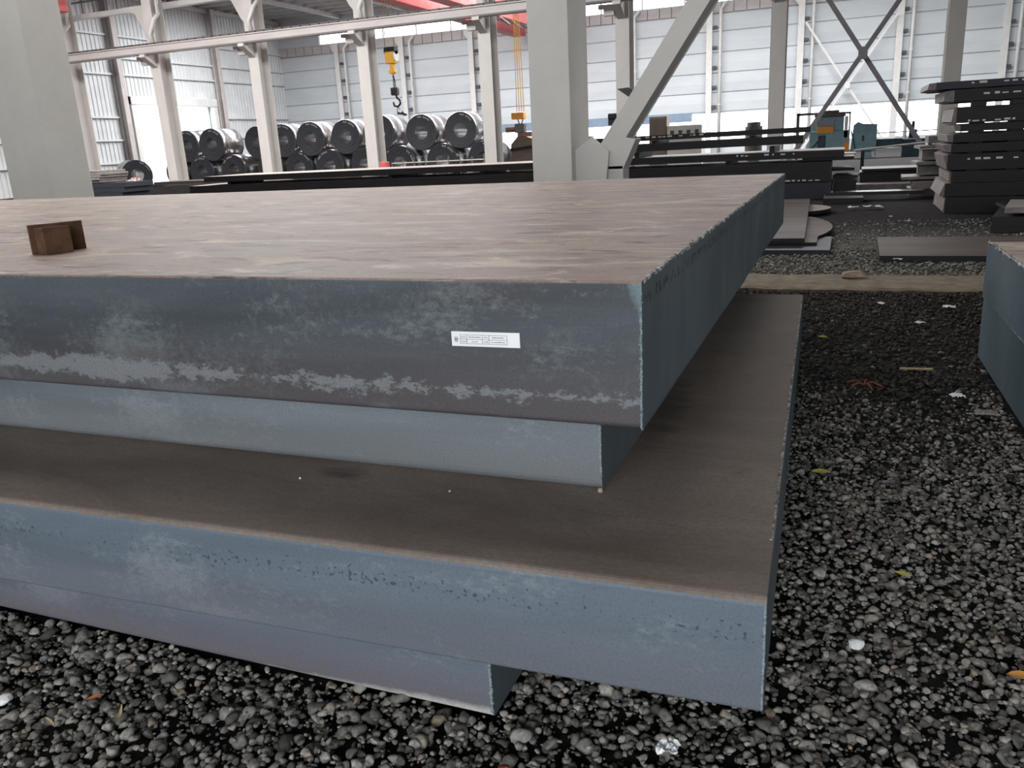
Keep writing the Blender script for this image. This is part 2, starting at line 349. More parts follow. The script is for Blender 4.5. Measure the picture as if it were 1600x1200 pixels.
# ------------------------------------------------------------------ near columns (12 m apart) with knee brace
def near_column(x0, x1, name_label, brace):
    t = thing('steel_column', name_label, 'column', (x0, 13.2, 0))
    W = x1-x0
    obj('shaft', box(0, W, 0, 1.02, -.03, 11.9, .012), M['col'], t)
    bm = bmesh.new(); bx(bm, -.12, W+.12, -.12, 1.14, -.03, .05, 0, .01)
    for k in (0, 1):
        for j in (0, 1): tube(bm, [(-.05+k*(W+.1), -.05+j*1.12, .05), (-.05+k*(W+.1), -.05+j*1.12, .12)], .03)
    obj('base_plate', bm, M['col'], t)
    if brace:
        bm = bmesh.new()
        pts = [(W, .55), (W, 1.42), (W+.28, 1.62), (W+.56, 1.38), (W+.46, .55)]
        prism(bm, pts, 'y', .2, .26); obj('gusset_plate', bm, M['col'], t)
        # H section brace climbing away from the column foot
        d = Vector((1.62, 0, 2.36)).normalized(); s = Vector((d.z, 0, -d.x)); p = Vector((W+.40, .42, 1.28)); q = p+d*9.5
        bm = bmesh.new()
        bar(bm, p, q, .30, .035, upv=(0, 1, 0))
        bar(bm, p+Vector((0, .56, 0)), q+Vector((0, .56, 0)), .30, .035, upv=(0, 1, 0))
        bar(bm, p+Vector((0, .28, 0))+s*.12, q+Vector((0, .28, 0))+s*.12, .03, .53, upv=(0, 1, 0))
        bar(bm, p+Vector((0, .28, 0))-s*.12, q+Vector((0, .28, 0))-s*.12, .03, .53, upv=(0, 1, 0))
        obj('knee_brace', bm, M['col'], t)
        bm = bmesh.new(); bx(bm, W+.42, W+.74, .4, .8, -.03, 1.15, 0, .01)
        prism(bm, [(W+.42, 1.1), (W+.74, 1.1), (W+.95, 1.55), (W+.62, 1.62)], 'y', .4, .8)
        obj('brace_stub', bm, M['col'], t)
        bm = bmesh.new(); a = p+d*2.6-s*.16+Vector((0, .1, 0))
        bar(bm, a, a-s*.25+d*.02, .03, .03); a = p+d*1.0-s*.15
        prism(bm, [(a.x, a.z), (a.x-.2, a.z+.14), (a.x-.02, a.z+.15), (a.x+.08, a.z+.1)], 'y', .45, .5)
        obj('brace_lug', bm, M['rail'], t)
    return t
near_column(-4.80, -4.13, 'broad grey steel column with slanting brace rising right from its foot', True)
near_column(-16.8, -15.56, 'wide blurred grey steel column at the left edge of the view', False)

# ------------------------------------------------------------------ far column row with the crane runway
FX = [3.0-6*k for k in range(8)]
where = ['rightmost far column, cut by the tall dark plate stack', 'far column just left of the crossed bracing', 'far column half hidden behind the slanting brace',
         'far column left of the broad near column, beside the last coils', 'far column in front of the upper coil with the hook above',
         'far column in front of the middle of the coil stack', 'far column standing in front of the bright door', 'leftmost far column, beside the grey sheet bundle']
protoF = None
for k, x in enumerate(FX):
    if protoF is None:
        t = protoF = thing('steel_column', 'x', 'column', (x, 35.1, 0), 0, 'far row of crane columns')
        bm = bmesh.new()
        bx(bm, 0, .56, 0, .04, -.03, 12.1); bx(bm, 0, .56, .78, .82, -.03, 12.1); bx(bm, .25, .29, .04, .78, -.03, 12.1)
        obj('shaft', bm, M['col_far'], t)
        bm = bmesh.new(); bx(bm, -.1, .66, -.1, .92, -.03, .04); obj('base_plate', bm, M['col_far'], t)
        bm = bmesh.new(); prism(bm, [(0, 6.1), (-.8, 6.55), (-.8, 6.68), (0, 6.68)], 'x', .1, .42)
        obj('corbel', bm, M['col_far'], t)
        bm = bmesh.new(); bx(bm, -.42, .0, -.2, .04, 6.25, 6.66); bx(bm, -.62, -.38, -.25, -.1, 6.5, 6.66)
        obj('beam_bracket', bm, M['beam'], t)
        bm = bmesh.new(); prism(bm, [(0, 7.5), (-.35, 7.9), (-.8, 8.75), (-1.5, 9.0), (-1.5, 9.1), (0, 9.1)], 'y', .3, .42)
        obj('haunch', bm, M['col_far'], t)
        bm = bmesh.new(); tube(bm, [(.78, .2, 11.5), (.78, .2, 8.6), (.74, -.1, 8.3), (.36, -.1, 7.7), (.44, -.1, 7.25)], .09)
        obj('downpipe', bm, M['white'], t, smooth=True)
    else:
        t = dup_tree(protoF); t.location = (x, 35.1, 0)
    t['label'] = 'grey H-section steel column, ' + where[k]
t = thing('crane_runway_beam', 'long grey crane runway girder crossing the upper left of the hall', 'beam', (-45, 34.3, 0))
bm = bmesh.new(); L = 62
bx(bm, 0, L, -.02, .52, 7.03, 7.08)
prism(bm, [(0, 6.74), (.06, 6.68), (.44, 6.68), (.5, 6.74), (.5, 7.0), (.44, 7.03), (.06, 7.03), (0, 7.0)], 'x', 0, L)
obj('girder', bm, M['beam'], t)
bm = bmesh.new(); bx(bm, 0, L, .12, .30, 7.08, 7.18); obj('rail', bm, M['rail'], t)
bm = bmesh.new()
for i in range(124): bx(bm, i*.5, i*.5+.14, .0, .10, 7.08, 7.15)
obj('rail_clips', bm, M['rail'], t)['kind'] = 'stuff'
# lattice walkway girder high on the left
t = thing('lattice_girder', 'grey lattice girder of crossed bars high in the left corner', 'girder', (-45, 36.4, 0))
bm = bmesh.new(); bx(bm, 0, 20, 0, .35, 9.05, 9.3, 0, .02); obj('bottom_chord', bm, M['white'], t)
bm = bmesh.new()
for i in range(26): bx(bm, i*.8, i*.8+.07, .3, .36, 9.3, 11.75)
for z in (9.9, 10.5, 11.1, 11.6): bx(bm, 0, 20, .28, .34, z, z+.07)
obj('lattice_bars', bm, M['rail'], t)
# X bracing between the two right-hand far columns and again by the wall
def xbrace(x0, x1, y, z0, z1, wd, label, mat):
    t = thing('cross_brace', label, 'brace', (x0, y, 0), 0, None)
    a = bmesh.new(); bar(a, (0, 0, z0), (x1-x0, 0, z1), wd, .1); obj('diagonal', a, mat, t)
    a = bmesh.new(); bar(a, (0, .12, z1), (x1-x0, .12, z0), wd, .1); obj('diagonal', a, mat, t)
    cx, cz = (x1-x0)/2, (z0+z1)/2
    a = bmesh.new(); prism(a, [(cx-.16, cz-.22), (cx+.16, cz-.22), (cx+.16, cz+.22), (cx-.16, cz+.22)], 'y', -.07, -.055); obj('centre_plate', a, mat, t)
xbrace(-2.42, 2.98, 35.3, 0, 8.2, .17, 'dark grey crossed bracing between the two right-hand far columns', M['brace'])
xbrace(-3.1, 2.4, 62.15, 0, 8.2, .14, 'pale crossed bracing against the back wall behind the teal machines', M['white'])

# ------------------------------------------------------------------ back wall columns with rain pipes
BXs = [8.6-6*k for k in range(9)]
bw = ['behind the tall dark plate stack at far right', 'right of the crossed bracing', 'between the dark far column and the crossed bracing', 'above the white switch cabinets',
      'just right of the broad near column', 'behind the far column beside the last coils', 'right of the hanging yellow hook', 'right of the far column crossing the coils', 'near the left rear corner']
protoB = protoP = None
for k, x in enumerate(BXs):
    if protoB is None:
        t = protoB = thing('wall_post', 'x', 'column', (x, 62.5, 0), 0, 'white posts along the back wall')
        bm = bmesh.new(); bx(bm, -.2, .2, 0, .03, -.03, 10.0); bx(bm, -.03, .03, .03, .38, -.03, 10.0)
        prism(bm, [(-.2, 9.3), (-.5, 9.7), (-.5, 10.0), (-.2, 10.0)], 'y', .05, .3)
        obj('shaft', bm, M['white'], t)
        for z in (3.3, 4.6, 5.9, 7.2, 8.5): obj('girt_clip', box(.2, .5, .15, .3, z-.08, z+.08), M['rail'], t)
    else: t = dup_tree(protoB); t.location = (x, 62.5, 0)
    t['label'] = 'white steel wall post ' + bw[k]
    if protoP is None:
        p = protoP = thing('rain_pipe', 'x', 'pipe', (x+.75, 62.55, 0), 0, 'white rain pipes down the back wall')
        bm = bmesh.new(); tube(bm, [(0, 0, .0), (0, 0, 9.6), (.3, .2, 10.0)], .11, 10); obj('pipe', bm, M['white'], p, smooth=True)
        for z in (3.4, 6.0, 8.6):
            bm = bmesh.new(); tube(bm, [(0, 0, z-.04), (0, 0, z+.04)], .14, 10); obj('pipe_clip', bm, M['white'], p)
    else: p = dup_tree(protoP); p.location = (x+(.75 if k else .75), 62.55, 0)
    p['label'] = 'white rain pipe beside the wall post ' + bw[k]
# left wall posts
for k, (y, lab) in enumerate(((44.6, 'left of the bright door'), (54.3, 'right of the bright door'), (38.4, 'left of the leftmost far column'))):
    t = thing('wall_post', 'grey H-section post on the left wall, ' + lab, 'column', (XL+.2, y, 0))
    bm = bmesh.new(); bx(bm, 0, .5, -.02, .02, -.03, 12.2); bx(bm, .47, .51, -.2, .2, -.03, 12.2); bx(bm, 0, .04, -.2, .2, -.03, 12.2)
    obj('shaft', bm, M['beam'], t)

# ------------------------------------------------------------------ red bridge cranes and hooks
def crane(xa, y0, y1, z, label, wd=.9):
    t = thing('bridge_crane', label, 'crane', (xa, y0, 0))
    for k, dx in enumerate((0, 2.3)):
        obj('box_girder', box(dx, dx+wd, 0, y1-y0, z, z+1.1, .03), M['red'], t)
    obj('end_carriage', box(-.5, 3.8, -.2, .4, z-.35, z+.35, .03), M['red'], t)
    return t
c = crane(-23.4, 36.6, 61.5, 9.0, 'red overhead bridge crane above the steel coils')
obj('trolley', box(.3, 2.9, 3.0, 5.2, 10.1, 10.7, .05), M['red'], c)
bm = bmesh.new()
for y in (14, 16, 18): tube(bm, [(3.3, y, 8.9), (3.7, y+.5, 8.5)], .08)
obj('cable_festoon', bm, M['rail'], c)
crane(-39.6, 24.0, 33.8, 8.9, 'red overhead crane girder end at the top left corner')
# hook over coils
hx, hy = -21.95, 40.0
t = thing('crane_hook', 'yellow sheave block with black hook hanging over the coils', 'crane hook', (hx, hy, 0))
bm = bmesh.new()
for i in range(6): tube(bm, [(-.28+i*.11, 0, 6.5), (-.28+i*.11, 0, 9.05)], .018, 6)
obj('wire_ropes', bm, M['rope'], t)
bm = bmesh.new()
for i in range(6): tube(bm, [(-.31+i*.11, 0, 6.38), (-.25+i*.11, 0, 6.38)], .2, 14)
obj('sheaves', bm, M['black'], t)
obj('block', box(-.3, .26, -.18, .18, 5.75, 6.35, .05), M['yellow'], t)
bm = bmesh.new(); tube(bm, [(.24, 0, 6.1), (.3, 0, 6.1)], .26, 16); obj('side_disc', bm, M['white'], t)
bm = bmesh.new(); bx(bm, -.1, .12, -.1, .1, 5.25, 5.76, 0, .03); bx(bm, -.17, .19, -.12, .12, 5.3, 5.45, 0, .03); obj('swivel', bm, M['yellow'], t)
bm = bmesh.new()
for i in range(4):
    for s in (-1, 1):
        tube(bm, [(.02, 0, 5.22-i*.2), (.02+s*.05*(1 if i % 2 else .3), .05*s*(0 if i % 2 else 1), 5.12-i*.2), (.02, 0, 5.0-i*.2)], .02, 6)
tube(bm, [(0, 0, 5.25), (.1, 0, 4.9), (.12, 0, 4.6)], .02, 6)
obj('chain', bm, M['black'], t)
obj('lower_block', box(-.16, .24, -.14, .14, 4.22, 4.62, .06), M['rail'], t)
bm = bmesh.new(); pts = [(.1, 0, 4.24), (.12, 0, 4.1), (.28, 0, 3.98), (.3, 0, 3.8), (.14, 0, 3.66), (-.06, 0, 3.72), (-.1, 0, 3.9)]
tube(bm, pts, .055, 8); obj('hook', bm, M['black'], t, smooth=True)
bm = bmesh.new(); tube(bm, [(.14, 0, 3.7), (.08, 0, 3.45), (.12, 0, 3.3)], .035, 6); tube(bm, [(.14, 0, 3.7), (.24, 0, 3.5)], .03, 6); obj('sling', bm, M['rope'], t)
bm = bmesh.new(); bar(bm, (.1, 0, 3.36), (.6, 0, 3.24), .1, .1); bar(bm, (.35, 0, 3.4), (.5, 0, 3.22), .1, .08); obj('grab', bm, M['black'], t)
# magnet hoist left of near column
t = thing('magnet_hoist', 'orange hoist block holding a grey clamp beside the broad near column', 'hoist', (-15.9, 42, 0))
bm = bmesh.new()
for i in range(4): tube(bm, [(-.12+i*.13, 0, 3.1), (-.05+i*.08, 0, 9.0)], .022, 6)
obj('hoist_ropes', bm, M['yellow'], t)
obj('hoist_block', box(-.38, .3, -.2, .2, 2.72, 3.05, .04), M['orange'], t)
bm = bmesh.new(); bx(bm, -.22, .3, -.2, .2, 2.05, 2.5, 0, .04); tube(bm, [(0, 0, 2.45), (-.1, 0, 2.75)], .03); tube(bm, [(.1, 0, 2.45), (.2, 0, 2.75)], .03)
obj('clamp', bm, M['rail'], t)
bm = bmesh.new(); tube(bm, [(-.75, 0, 2.24), (-.25, 0, 2.24)], .15, 12); bx(bm, -.1, 1.2, -.15, .15, 1.85, 2.08, 0, .03)
obj('arm', bm, M['magnet'], t)
# tan machinery mound & pipework behind the near column
t = thing('scrap_skip', 'brown low scrap skip in front of the bright opening left of the broad column', 'skip', (-17.4, 44, 0))
bm = bmesh.new(); prism(bm, [(0, 0), (4.2, 0), (4.4, 1.7), (1.4, 1.75), (.7, 2.0), (.2, 1.5)], 'y', 0, 1.6); obj('skip_body', bm, M['brown'], t)
bm = bmesh.new(); bar(bm, (-2.8, -.1, .95), (1.6, -.1, 1.35), .1, .1); obj('tow_bar', bm, M['black'], t)
t = thing('blue_post', 'slate blue steel post beside the last coil', 'post', (-21.4, 50, 0))
obj('shaft', box(-.25, .25, -.2, .2, -.03, 3.0, .02), simple('slate_blue_paint', C(112, 130, 148), C(124, 142, 160), 2), t)
obj('cap', box(-.4, .4, -.3, .3, 2.65, 3.05, .03), simple('slate_blue_cap', C(84, 100, 118), C(96, 112, 130), 2), t)
# slate blue fascia across the left end of the opening
struct('trim_3', box(-26.5, -10.5, 62.1, 62.3, 2.35, 2.95), bpy.data.materials['slate_blue_paint'])

# ------------------------------------------------------------------ steel coils
def make_coil():
    root = bpy.data.objects.new('steel_coil', None); COL.objects.link(root)
    N = 56; R, r, Ld = .93, .38, 1.75
    bm = bmesh.new()
    def ring(rad, y): return [bm.verts.new((rad*math.cos(2*PI*k/N), y, rad*math.sin(2*PI*k/N))) for k in range(N)]
    prof = [(R-.02, 0), (R, .02), (R, .45), (R-.012, .47), (R-.012, .95), (R, .97), (R, Ld-.02), (R-.02, Ld)]
    rings = [ring(a, y) for a, y in prof]
    for i in range(len(rings)-1):
        for k in range(N): bm.faces.new((rings[i][k], rings[i][(k+1) % N], rings[i+1][(k+1) % N], rings[i+1][k]))
    bmesh.ops.recalc_face_normals(bm, faces=bm.faces)
    obj('wrap', bm, M['coil_side'], root, smooth=True)
    bm = bmesh.new()
    for y in (.0,):
        seq = [R-.02, .75, .745, .6, .595, r]
        rg = [ring(a, y+(.0 if i % 2 == 0 else (.012 if y == 0 else -.012))) for i, a in enumerate(seq)]
        for i in range(len(rg)-1):
            for k in range(N): bm.faces.new((rg[i][k], rg[i][(k+1) % N], rg[i+1][(k+1) % N], rg[i+1][k]))
    obj('end_face', bm, M['coil_face'], root)
    bm = bmesh.new(); a = ring(r, 0); c = ring(r, Ld)
    for k in range(N): bm.faces.new((a[k], c[k], c[(k+1) % N], a[(k+1) % N]))
    obj('bore', bm, M['coil_side'], root, smooth=True)
    bm = bmesh.new()
    for i in range(9):
        if i == 3: continue
        a = math.radians(100-i*6.2); p = Vector((.80*math.cos(a), -.012, .80*math.sin(a))); d = Vector((math.sin(a), 0, -math.cos(a)))
        s = Vector((math.cos(a), 0, math.sin(a)))
        bar(bm, p-s*.035, p+s*.035, .022, .004); bar(bm, p-s*.03-d*.02, p-s*.03+d*.02, .02, .004)
    obj('chalk_writing', bm, M['chalk'], root)
    return root
coils = [
 (-36.20, 2.33, 0.30, 0.965, 0.00, 'upper row, leftmost, in front of the bright door'),
 (-33.95, 2.33, -0.20, 0.965, 0.00, 'upper row, second from left, with a long ribbed bright side'),
 (-31.60, 2.33, 0.90, 0.965, 0.00, 'upper row, set back beside the column crossing the coils'),
 (-29.35, 2.33, 0.20, 0.965, 0.00, 'upper row, half behind the column crossing the coils'),
 (-27.25, 2.33, -0.20, 0.965, 0.00, 'upper row, grey face, first right of the crossing column'),
 (-25.15, 2.33, 0.00, 0.965, 0.00, 'upper row, next left of the one under the hook'),
 (-22.98, 2.40, -0.20, 1.020, 0.00, 'upper row, largest, directly under the hanging hook'),
 (-20.60, 2.33, 0.00, 0.965, 0.00, 'upper row, second from the right end'),
 (-18.45, 2.33, 0.20, 0.965, 0.00, 'upper row, last at the right end'),
 (-39.40, 0.86, -0.60, 0.950, 1.00, 'low and turned sideways at the far left end'),
 (-37.35, 0.86, 0.50, 0.950, 0.00, 'bottom row, behind the foot of the column before the door'),
 (-35.08, 0.86, 0.00, 0.950, 0.00, 'bottom row, below the ribbed upper coil'),
 (-32.80, 0.86, 0.00, 0.950, 0.00, 'bottom row, with a small black bore, third from left'),
 (-30.45, 0.86, 0.30, 0.950, 0.00, 'bottom row, just left of the crossing column foot'),
 (-28.30, 0.86, 0.00, 0.950, 0.00, 'bottom row, just right of the crossing column foot'),
 (-26.20, 0.86, -0.20, 0.950, 0.00, 'bottom row, grey face in the middle of the stack'),
 (-24.08, 0.86, 0.00, 0.950, 0.00, 'bottom row, with a curved chalk mark'),
 (-21.80, 0.86, -0.30, 0.950, 0.00, 'bottom row, large and bright, right of the hook column'),
 (-19.50, 0.86, 0.00, 0.950, 0.00, 'bottom row, wide bright side, second from right'),
 (-17.25, 0.86, 0.20, 0.950, 0.00, 'bottom row, last, beside the slate blue post'),
]
coil0 = None
for x, z, dy, s, rz, lab in coils:
    if coil0 is None: c = coil0 = make_coil()
    else: c = dup_tree(coil0)
    c.location = (x, 40+dy, z); c.scale = (s, 1, s); c.rotation_euler = (0, random.uniform(-.9, .9), rz)
    tag(c, 'steel coil, ' + lab, 'steel coil', 'steel coils stacked two high')

# ------------------------------------------------------------------ background plates
def plate(x0, x1, y0, y1, z0, z1, label, mats=('plate_side', 'plate_top', 'plate_end'), rz=0, group=None, tilt=0, bow=0, marks=None, name='steel_plate', pts=None):
    W, Dp, T = x1-x0, y1-y0, z1-z0
    bm = bmesh.new(); n = 12 if bow else 1
    if pts:
        prism(bm, pts, 'z', 0, T)
    else:
        rows = []
        for i in range(n+1):
            u = i/n; zb = bow*(4*u*(1-u)-1) if bow else 0
            rows.append([bm.verts.new((u*W, y, z+zb)) for y, z in ((0, 0), (0, T), (Dp, T), (Dp, 0))])
        for a, b2 in zip(rows[:-1], rows[1:]):
            for k in range(4): bm.faces.new((a[k], a[(k+1) % 4], b2[(k+1) % 4], b2[k]))
        bm.faces.new(rows[0][::-1]); bm.faces.new(rows[-1])
        bmesh.ops.recalc_face_normals(bm, faces=bm.faces)
    bm.normal_update()
    for f in bm.faces:
        nn = f.normal
        f.material_index = 1 if nn.z > .6 else (2 if nn.x > .6 or (nn.x < -.6 and mats[2] != 'plate_side' ) else 0)
    o = obj(name, bm, [M[k] for k in mats]); o.location = (x0, y0, z0); o.rotation_euler = (0, tilt, rz)
    if marks:
        mb = bmesh.new(); rr = random.Random(int(x0*31+z0*97)); x = marks[0]-x0
        while x < marks[1]-x0:
            ww = rr.uniform(.03, .12)
            if rr.random() < .72:
                q = T*marks[2]; bx(mb, x, x+ww, -.004, .001, q, q+min(.04, T*.3)*rr.uniform(.5, 1))
            x += ww+rr.uniform(.02, .09)
        obj('chalk_marks', mb, M['chalk'], o)
    return tag(o, label, 'steel plate', group)
def spacer(x, y, z0, z1, label, wd=.12, d=1.6, mat='black'):
    o = obj('timber_spacer', box(0, wd, 0, d, 0, z1-z0, .01), M[mat]); o.location = (x, y, z0)
    return tag(o, label, 'spacer block', 'spacer blocks between plates')
G1 = 'long plates piled beyond the big slabs'
plate(-12, -.33, 21, 23.0, -.03, .34, 'long dark sheet bundle at the bottom of the pile beyond the big slab', ('plate_side2', 'plate_top', 'plate_side2'), group=G1)
plate(-19, -.36, 21, 23.0, .36, .80, 'long black plate pack with a dotted chalk line, above the sheet bundle', group=G1, marks=(-2.0, -.45, .06))
plate(-1.0, .12, 21.1, 22.5, .83, .90, 'short pale plate sticking out right on top of the pile', ('plate_side', 'plate_top', 'plate_end'), group=G1)
plate(-.3, .2, 21.3, 22.9, -.03, .39, 'dark pack carrying the short brown plates at the pile end')
plate(-.33, .15, 21.6, 22.9, .56, .62, 'upper of the short brown plates poking out of the pile end', ('plate_side', 'plate_top2', 'plate_end'), group=G1, rz=.1)
plate(-.33, .22, 21.5, 22.7, .40, .46, 'lower of the short brown plates poking out of the pile end', ('plate_side', 'plate_top2', 'plate_end'), group=G1, rz=-.06)
for k, x in enumerate((-17.6, -12.0, -2.75, -9.2)): spacer(x, 21.1, .80, .895, 'black spacer block under the bowed plate, ' + ('far left end', 'behind the crossing column gap', 'right of the slanting brace', 'beside the broad column')[k])
plate(-18.4, -.1, 21, 23.2, .90, 1.06, 'long bowed plate with pale top and chalk dashes along its dark edge', group=G1, marks=(-2.6, -1.2, .6), bow=.0)
spacer(-5.0, 21.2, 1.06, 1.20, 'black spacer block left under the second highest bar plate'); spacer(-1.75, 21.2, 1.06, 1.20, 'black spacer block right under the second highest bar plate')
plate(-6.5, -1.0, 21.1, 21.7, 1.20, 1.385, 'second highest dark bar-like plate beyond the slanting brace', group=G1, tilt=-.006)
spacer(-4.55, 21.2, 1.37, 1.455, 'black spacer block under the highest bar plate, beside the brown cabinet'); spacer(-2.2, 21.2, 1.39, 1.455, 'black spacer block under the highest bar plate, below the round drum')
plate(-6.5, -.85, 21.1, 21.7, 1.455, 1.575, 'highest dark bar-like plate with a chalk dashed edge', group=G1, marks=(-5.2, -3.2, .55), tilt=-.004)
for x_, z_ in ((.35, .80), (2.2, .95)): spacer(x_, 28.5, -.03, z_, 'thin prop under the %s end of the slanting pale strip plate' % ('left' if x_ < 1 else 'right'), wd=.1, d=.3)
plate(.15, 2.5, 28.5, 28.9, .80, .84, 'thin pale strip plate slanting up to the right behind the pile', ('plate_top', 'plate_top', 'plate_end'), tilt=-.075)
plate(-2.6, .2, 28.2, 29.4, .70, .76, 'pale thin plate edge behind the long bowed plate', ('plate_top', 'plate_top', 'plate_end'))
# low plates in the left distance
plate(-36.4, -31.2, 33.2, 34.8, .40, .48, 'pale plate lying low left of the coils', ('plate_side', 'plate_top', 'plate_end'))
plate(-37.0, -26.0, 33.2, 34.8, -.03, .38, 'dark plate pack lying low before the leftmost coils')
plate(-30.4, -25.6, 31.3, 32.8, .51, .65, 'grey-brown plate pack in front of the left coils, upper layer', ('plate_side', 'plate_top2', 'plate_end'))
plate(-29.6, -23.6, 31.0, 32.8, -.03, .50, 'brown plate pack in front of the left coils, lower layer', ('plate_side', 'plate_top2', 'plate_end'))
plate(-25.8, -20.3, 33.2, 34.7, .58, .68, 'pale plate in front of the middle lower coils', ('plate_side', 'plate_top', 'plate_end'))
plate(-25.9, -20.1, 33, 34.8, -.03, .58, 'black plate pack in front of the middle lower coils')
t = thing('sheet_bundle', 'grey wrapped sheet bundle on a dark base at the foot of the leftmost far column', 'sheet bundle', (-33.6, 28, 0))
bm = bmesh.new(); r_ = random.Random(3); z = .82
for i in range(5): bx(bm, r_.uniform(-.1, .2), r_.uniform(3.2, 3.5), r_.uniform(0, .1), 1.6, z, z+.10, 0, .02); z += .105
obj('upper_sheets', bm, M['plate_end'], t)
bm = bmesh.new(); z = -.03
for i in range(4): bx(bm, .5+r_.uniform(-.1, .1), 4.3+r_.uniform(-.3, .8), 0, 1.6, z, z+.2); z += .21
obj('lower_sheets', bm, M['plate_side2'], t)
bm = bmesh.new()
for i in range(4): bx(bm, -.6, .45, .1, 1.5, -.03+i*.21, .12+i*.21)
obj('white_packs', bm, M['white'], t)
t = obj('clutter_heap', bmesh.new(), M['pinkheap']); bm = bmesh.new(); r_ = random.Random(8)
for i in range(26):
    u = r_.uniform(-1.3, 1.3); hgt = (1.4-abs(u))*.75*r_.uniform(.3, 1)
    bx(bm, u-.15, u+.12, r_.uniform(-.3, 0), r_.uniform(.1, .4), 0, max(.12, hgt), 0, .03)
bm.to_mesh(t.data); bm.free(); t.location = (-36.6, 36.4, -.03)
tag(t, 'low heap of red and white clutter at the left jamb of the bright door', 'clutter')
t = thing('guard_rail', 'thin railing with short posts in front of the right lower coils', 'railing', (-21.0, 37.4, 0))
bm = bmesh.new()
for i in range(9): tube(bm, [(i*.62, 0, -.03), (i*.62, 0, .95+.1*(i % 3))], .03, 6)
obj('posts', bm, M['brown'], t)
bm = bmesh.new(); tube(bm, [(0, 0, .9), (5, 0, .9)], .025, 6); tube(bm, [(0, 0, .6), (5, 0, .6)], .025, 6); obj('rails', bm, M['white'], t)
t = obj('red_box', box(0, .34, 0, .3, .0, .34, .02), M['red']); t.location = (-19.95, 34.4, .70)
tag(t, 'small red and white box at the foot of the column under the hook', 'box')
o2 = obj('support_block', box(-.02, .36, -.02, .5, -.03, .70), M['black']); o2.location = (-19.95, 34.35, 0)
tag(o2, 'black block carrying the small red box', 'block')

# tall dark stack on the right: plates and packs on spacers
G2 = 'plates of the tall stack on the right'
YR = 17.0
lay = [  # x0, z0, z1, side material, words
 (1.66, .0, .25, 'plate_side', 'bottom plate of the tall right stack'),
 (1.64, .27, .50, 'plate_side', 'second plate up in the tall right stack'),
 (1.72, .51, .70, 'plate_side', 'third plate up in the tall right stack'),
 (1.64, .73, 1.00, 'plate_side', 'thick plate with chalk writing low in the tall right stack'),
 (1.68, 1.03, 1.17, 'plate_side', 'fifth plate up in the tall right stack'),
 (1.70, 1.20, 1.34, 'plate_side', 'sixth plate up in the tall right stack'),
 (1.80, 1.38, 1.50, 'plate_side', 'seventh plate up in the tall right stack'),
 (1.72, 1.52, 1.79, 'plate_side', 'plate just under the bright gap of the tall right stack'),
 (1.66, 1.88, 2.08, 'plate_side', 'plate just above the bright gap of the tall right stack'),
 (1.36, 2.10, 2.22, 'plate_side2', 'top plate of the tall right stack, reaching furthest left')]
for i, (x0, z0, z1, ms, lab) in enumerate(lay):
    mk = {3: (1.95, 3.4, .62), 7: (1.9, 3.0, .08), 8: (2.1, 3.4, .5), 9: (1.9, 3.4, .55)}.get(i)
    dep = 2.2
    # pale, slightly skewed sawn end seen at the left of each plate
    o = plate(x0, 6.5, YR, YR+dep, z0-(.03 if i == 0 else 0), z1, lab, (ms, 'plate_top', 'plate_side'), group=G2, marks=mk)
    e = bmesh.new(); T = z1-z0+(.03 if i == 0 else 0); prism(e, [(-random.uniform(.0, .16), T*.1), (.005, 0), (.005, T), (-random.uniform(.0, .16), T*.92)], 'y', .05, dep-.3); obj('cut_end', e, M['plate_end'], o)
    if i < len(lay)-1:
        zn = lay[i+1][1]
        if zn-z1 > .015:
            for xs in ((1.95, 'left'), (2.55, 'middle'), (3.6, 'right')):
                s_ = spacer(xs[0], YR+.05, z1, zn, '%s spacer on the %s' % (xs[1], lab), wd=.22, d=.3)
# left neighbours of the tall stack, further back, a leaning ladder of pale plate ends
G3 = 'low plate ends left of the tall stack'
for i, (x0, x1, y, z0, z1, lab) in enumerate([
    (1.30, 6.2, 21.1, .0, .12, 'lowest'), (1.35, 6.2, 20.9, .14, .30, 'second lowest'), (1.15, 6.2, 21.1, .34, .40, 'third from below, reaching left,'),
    (1.45, 6.2, 21.1, .44, .62, 'fourth from below'), (1.40, 6.2, 20.9, .66, .72, 'fifth from below'), (1.52, 6.2, 21.1, .76, .96, 'sixth from below'),
    (1.45, 6.2, 20.9, 1.0, 1.06, 'seventh from below'), (1.62, 6.2, 21.1, 1.1, 1.26, 'eighth from below')]):
    plate(x0, x1, y, y+1.2, z0-(.03 if i == 0 else 0), z1, 'grey-brown plate end, %s in the pile behind the tall right stack' % lab, ('plate_end', 'plate_top', 'plate_end'), group=G3, rz=random.uniform(-.06, .06))
plate(.35, 1.9, 24.2, 25.6, .40, .46, 'pale plate topping the low pile left of the tall right stack', ('plate_side', 'plate_top', 'plate_end'))
plate(.30, 1.9, 24.3, 25.5, -.03, .38, 'black plate pack in the low pile left of the tall right stack')
obj_t = plate(-.22, 1.9, 23.4, 24.1, -.03, .12, 'long grey flat bar on the yard floor beyond the open gravel', ('plate_end', 'plate_end', 'plate_end'))
m, nt, b = newmat('bright_ground_steel'); b.inputs['Base Color'].default_value = (.75, .75, .78, 1); b.inputs['Metallic'].default_value = 1; b.inputs['Roughness'].default_value = .22; M['shiny'] = m
plate(-.44, 1.55, 20.25, 20.75, .09, .16, 'bright shining flat bar on the yard floor in front of the grey one', ('black', 'shiny', 'plate_end'))
plate(-.46, .34, 19.5, 20.9, -.03, .09, 'small brown plate lying just before the shining bar', ('plate_side', 'plate_top2', 'plate_end'))
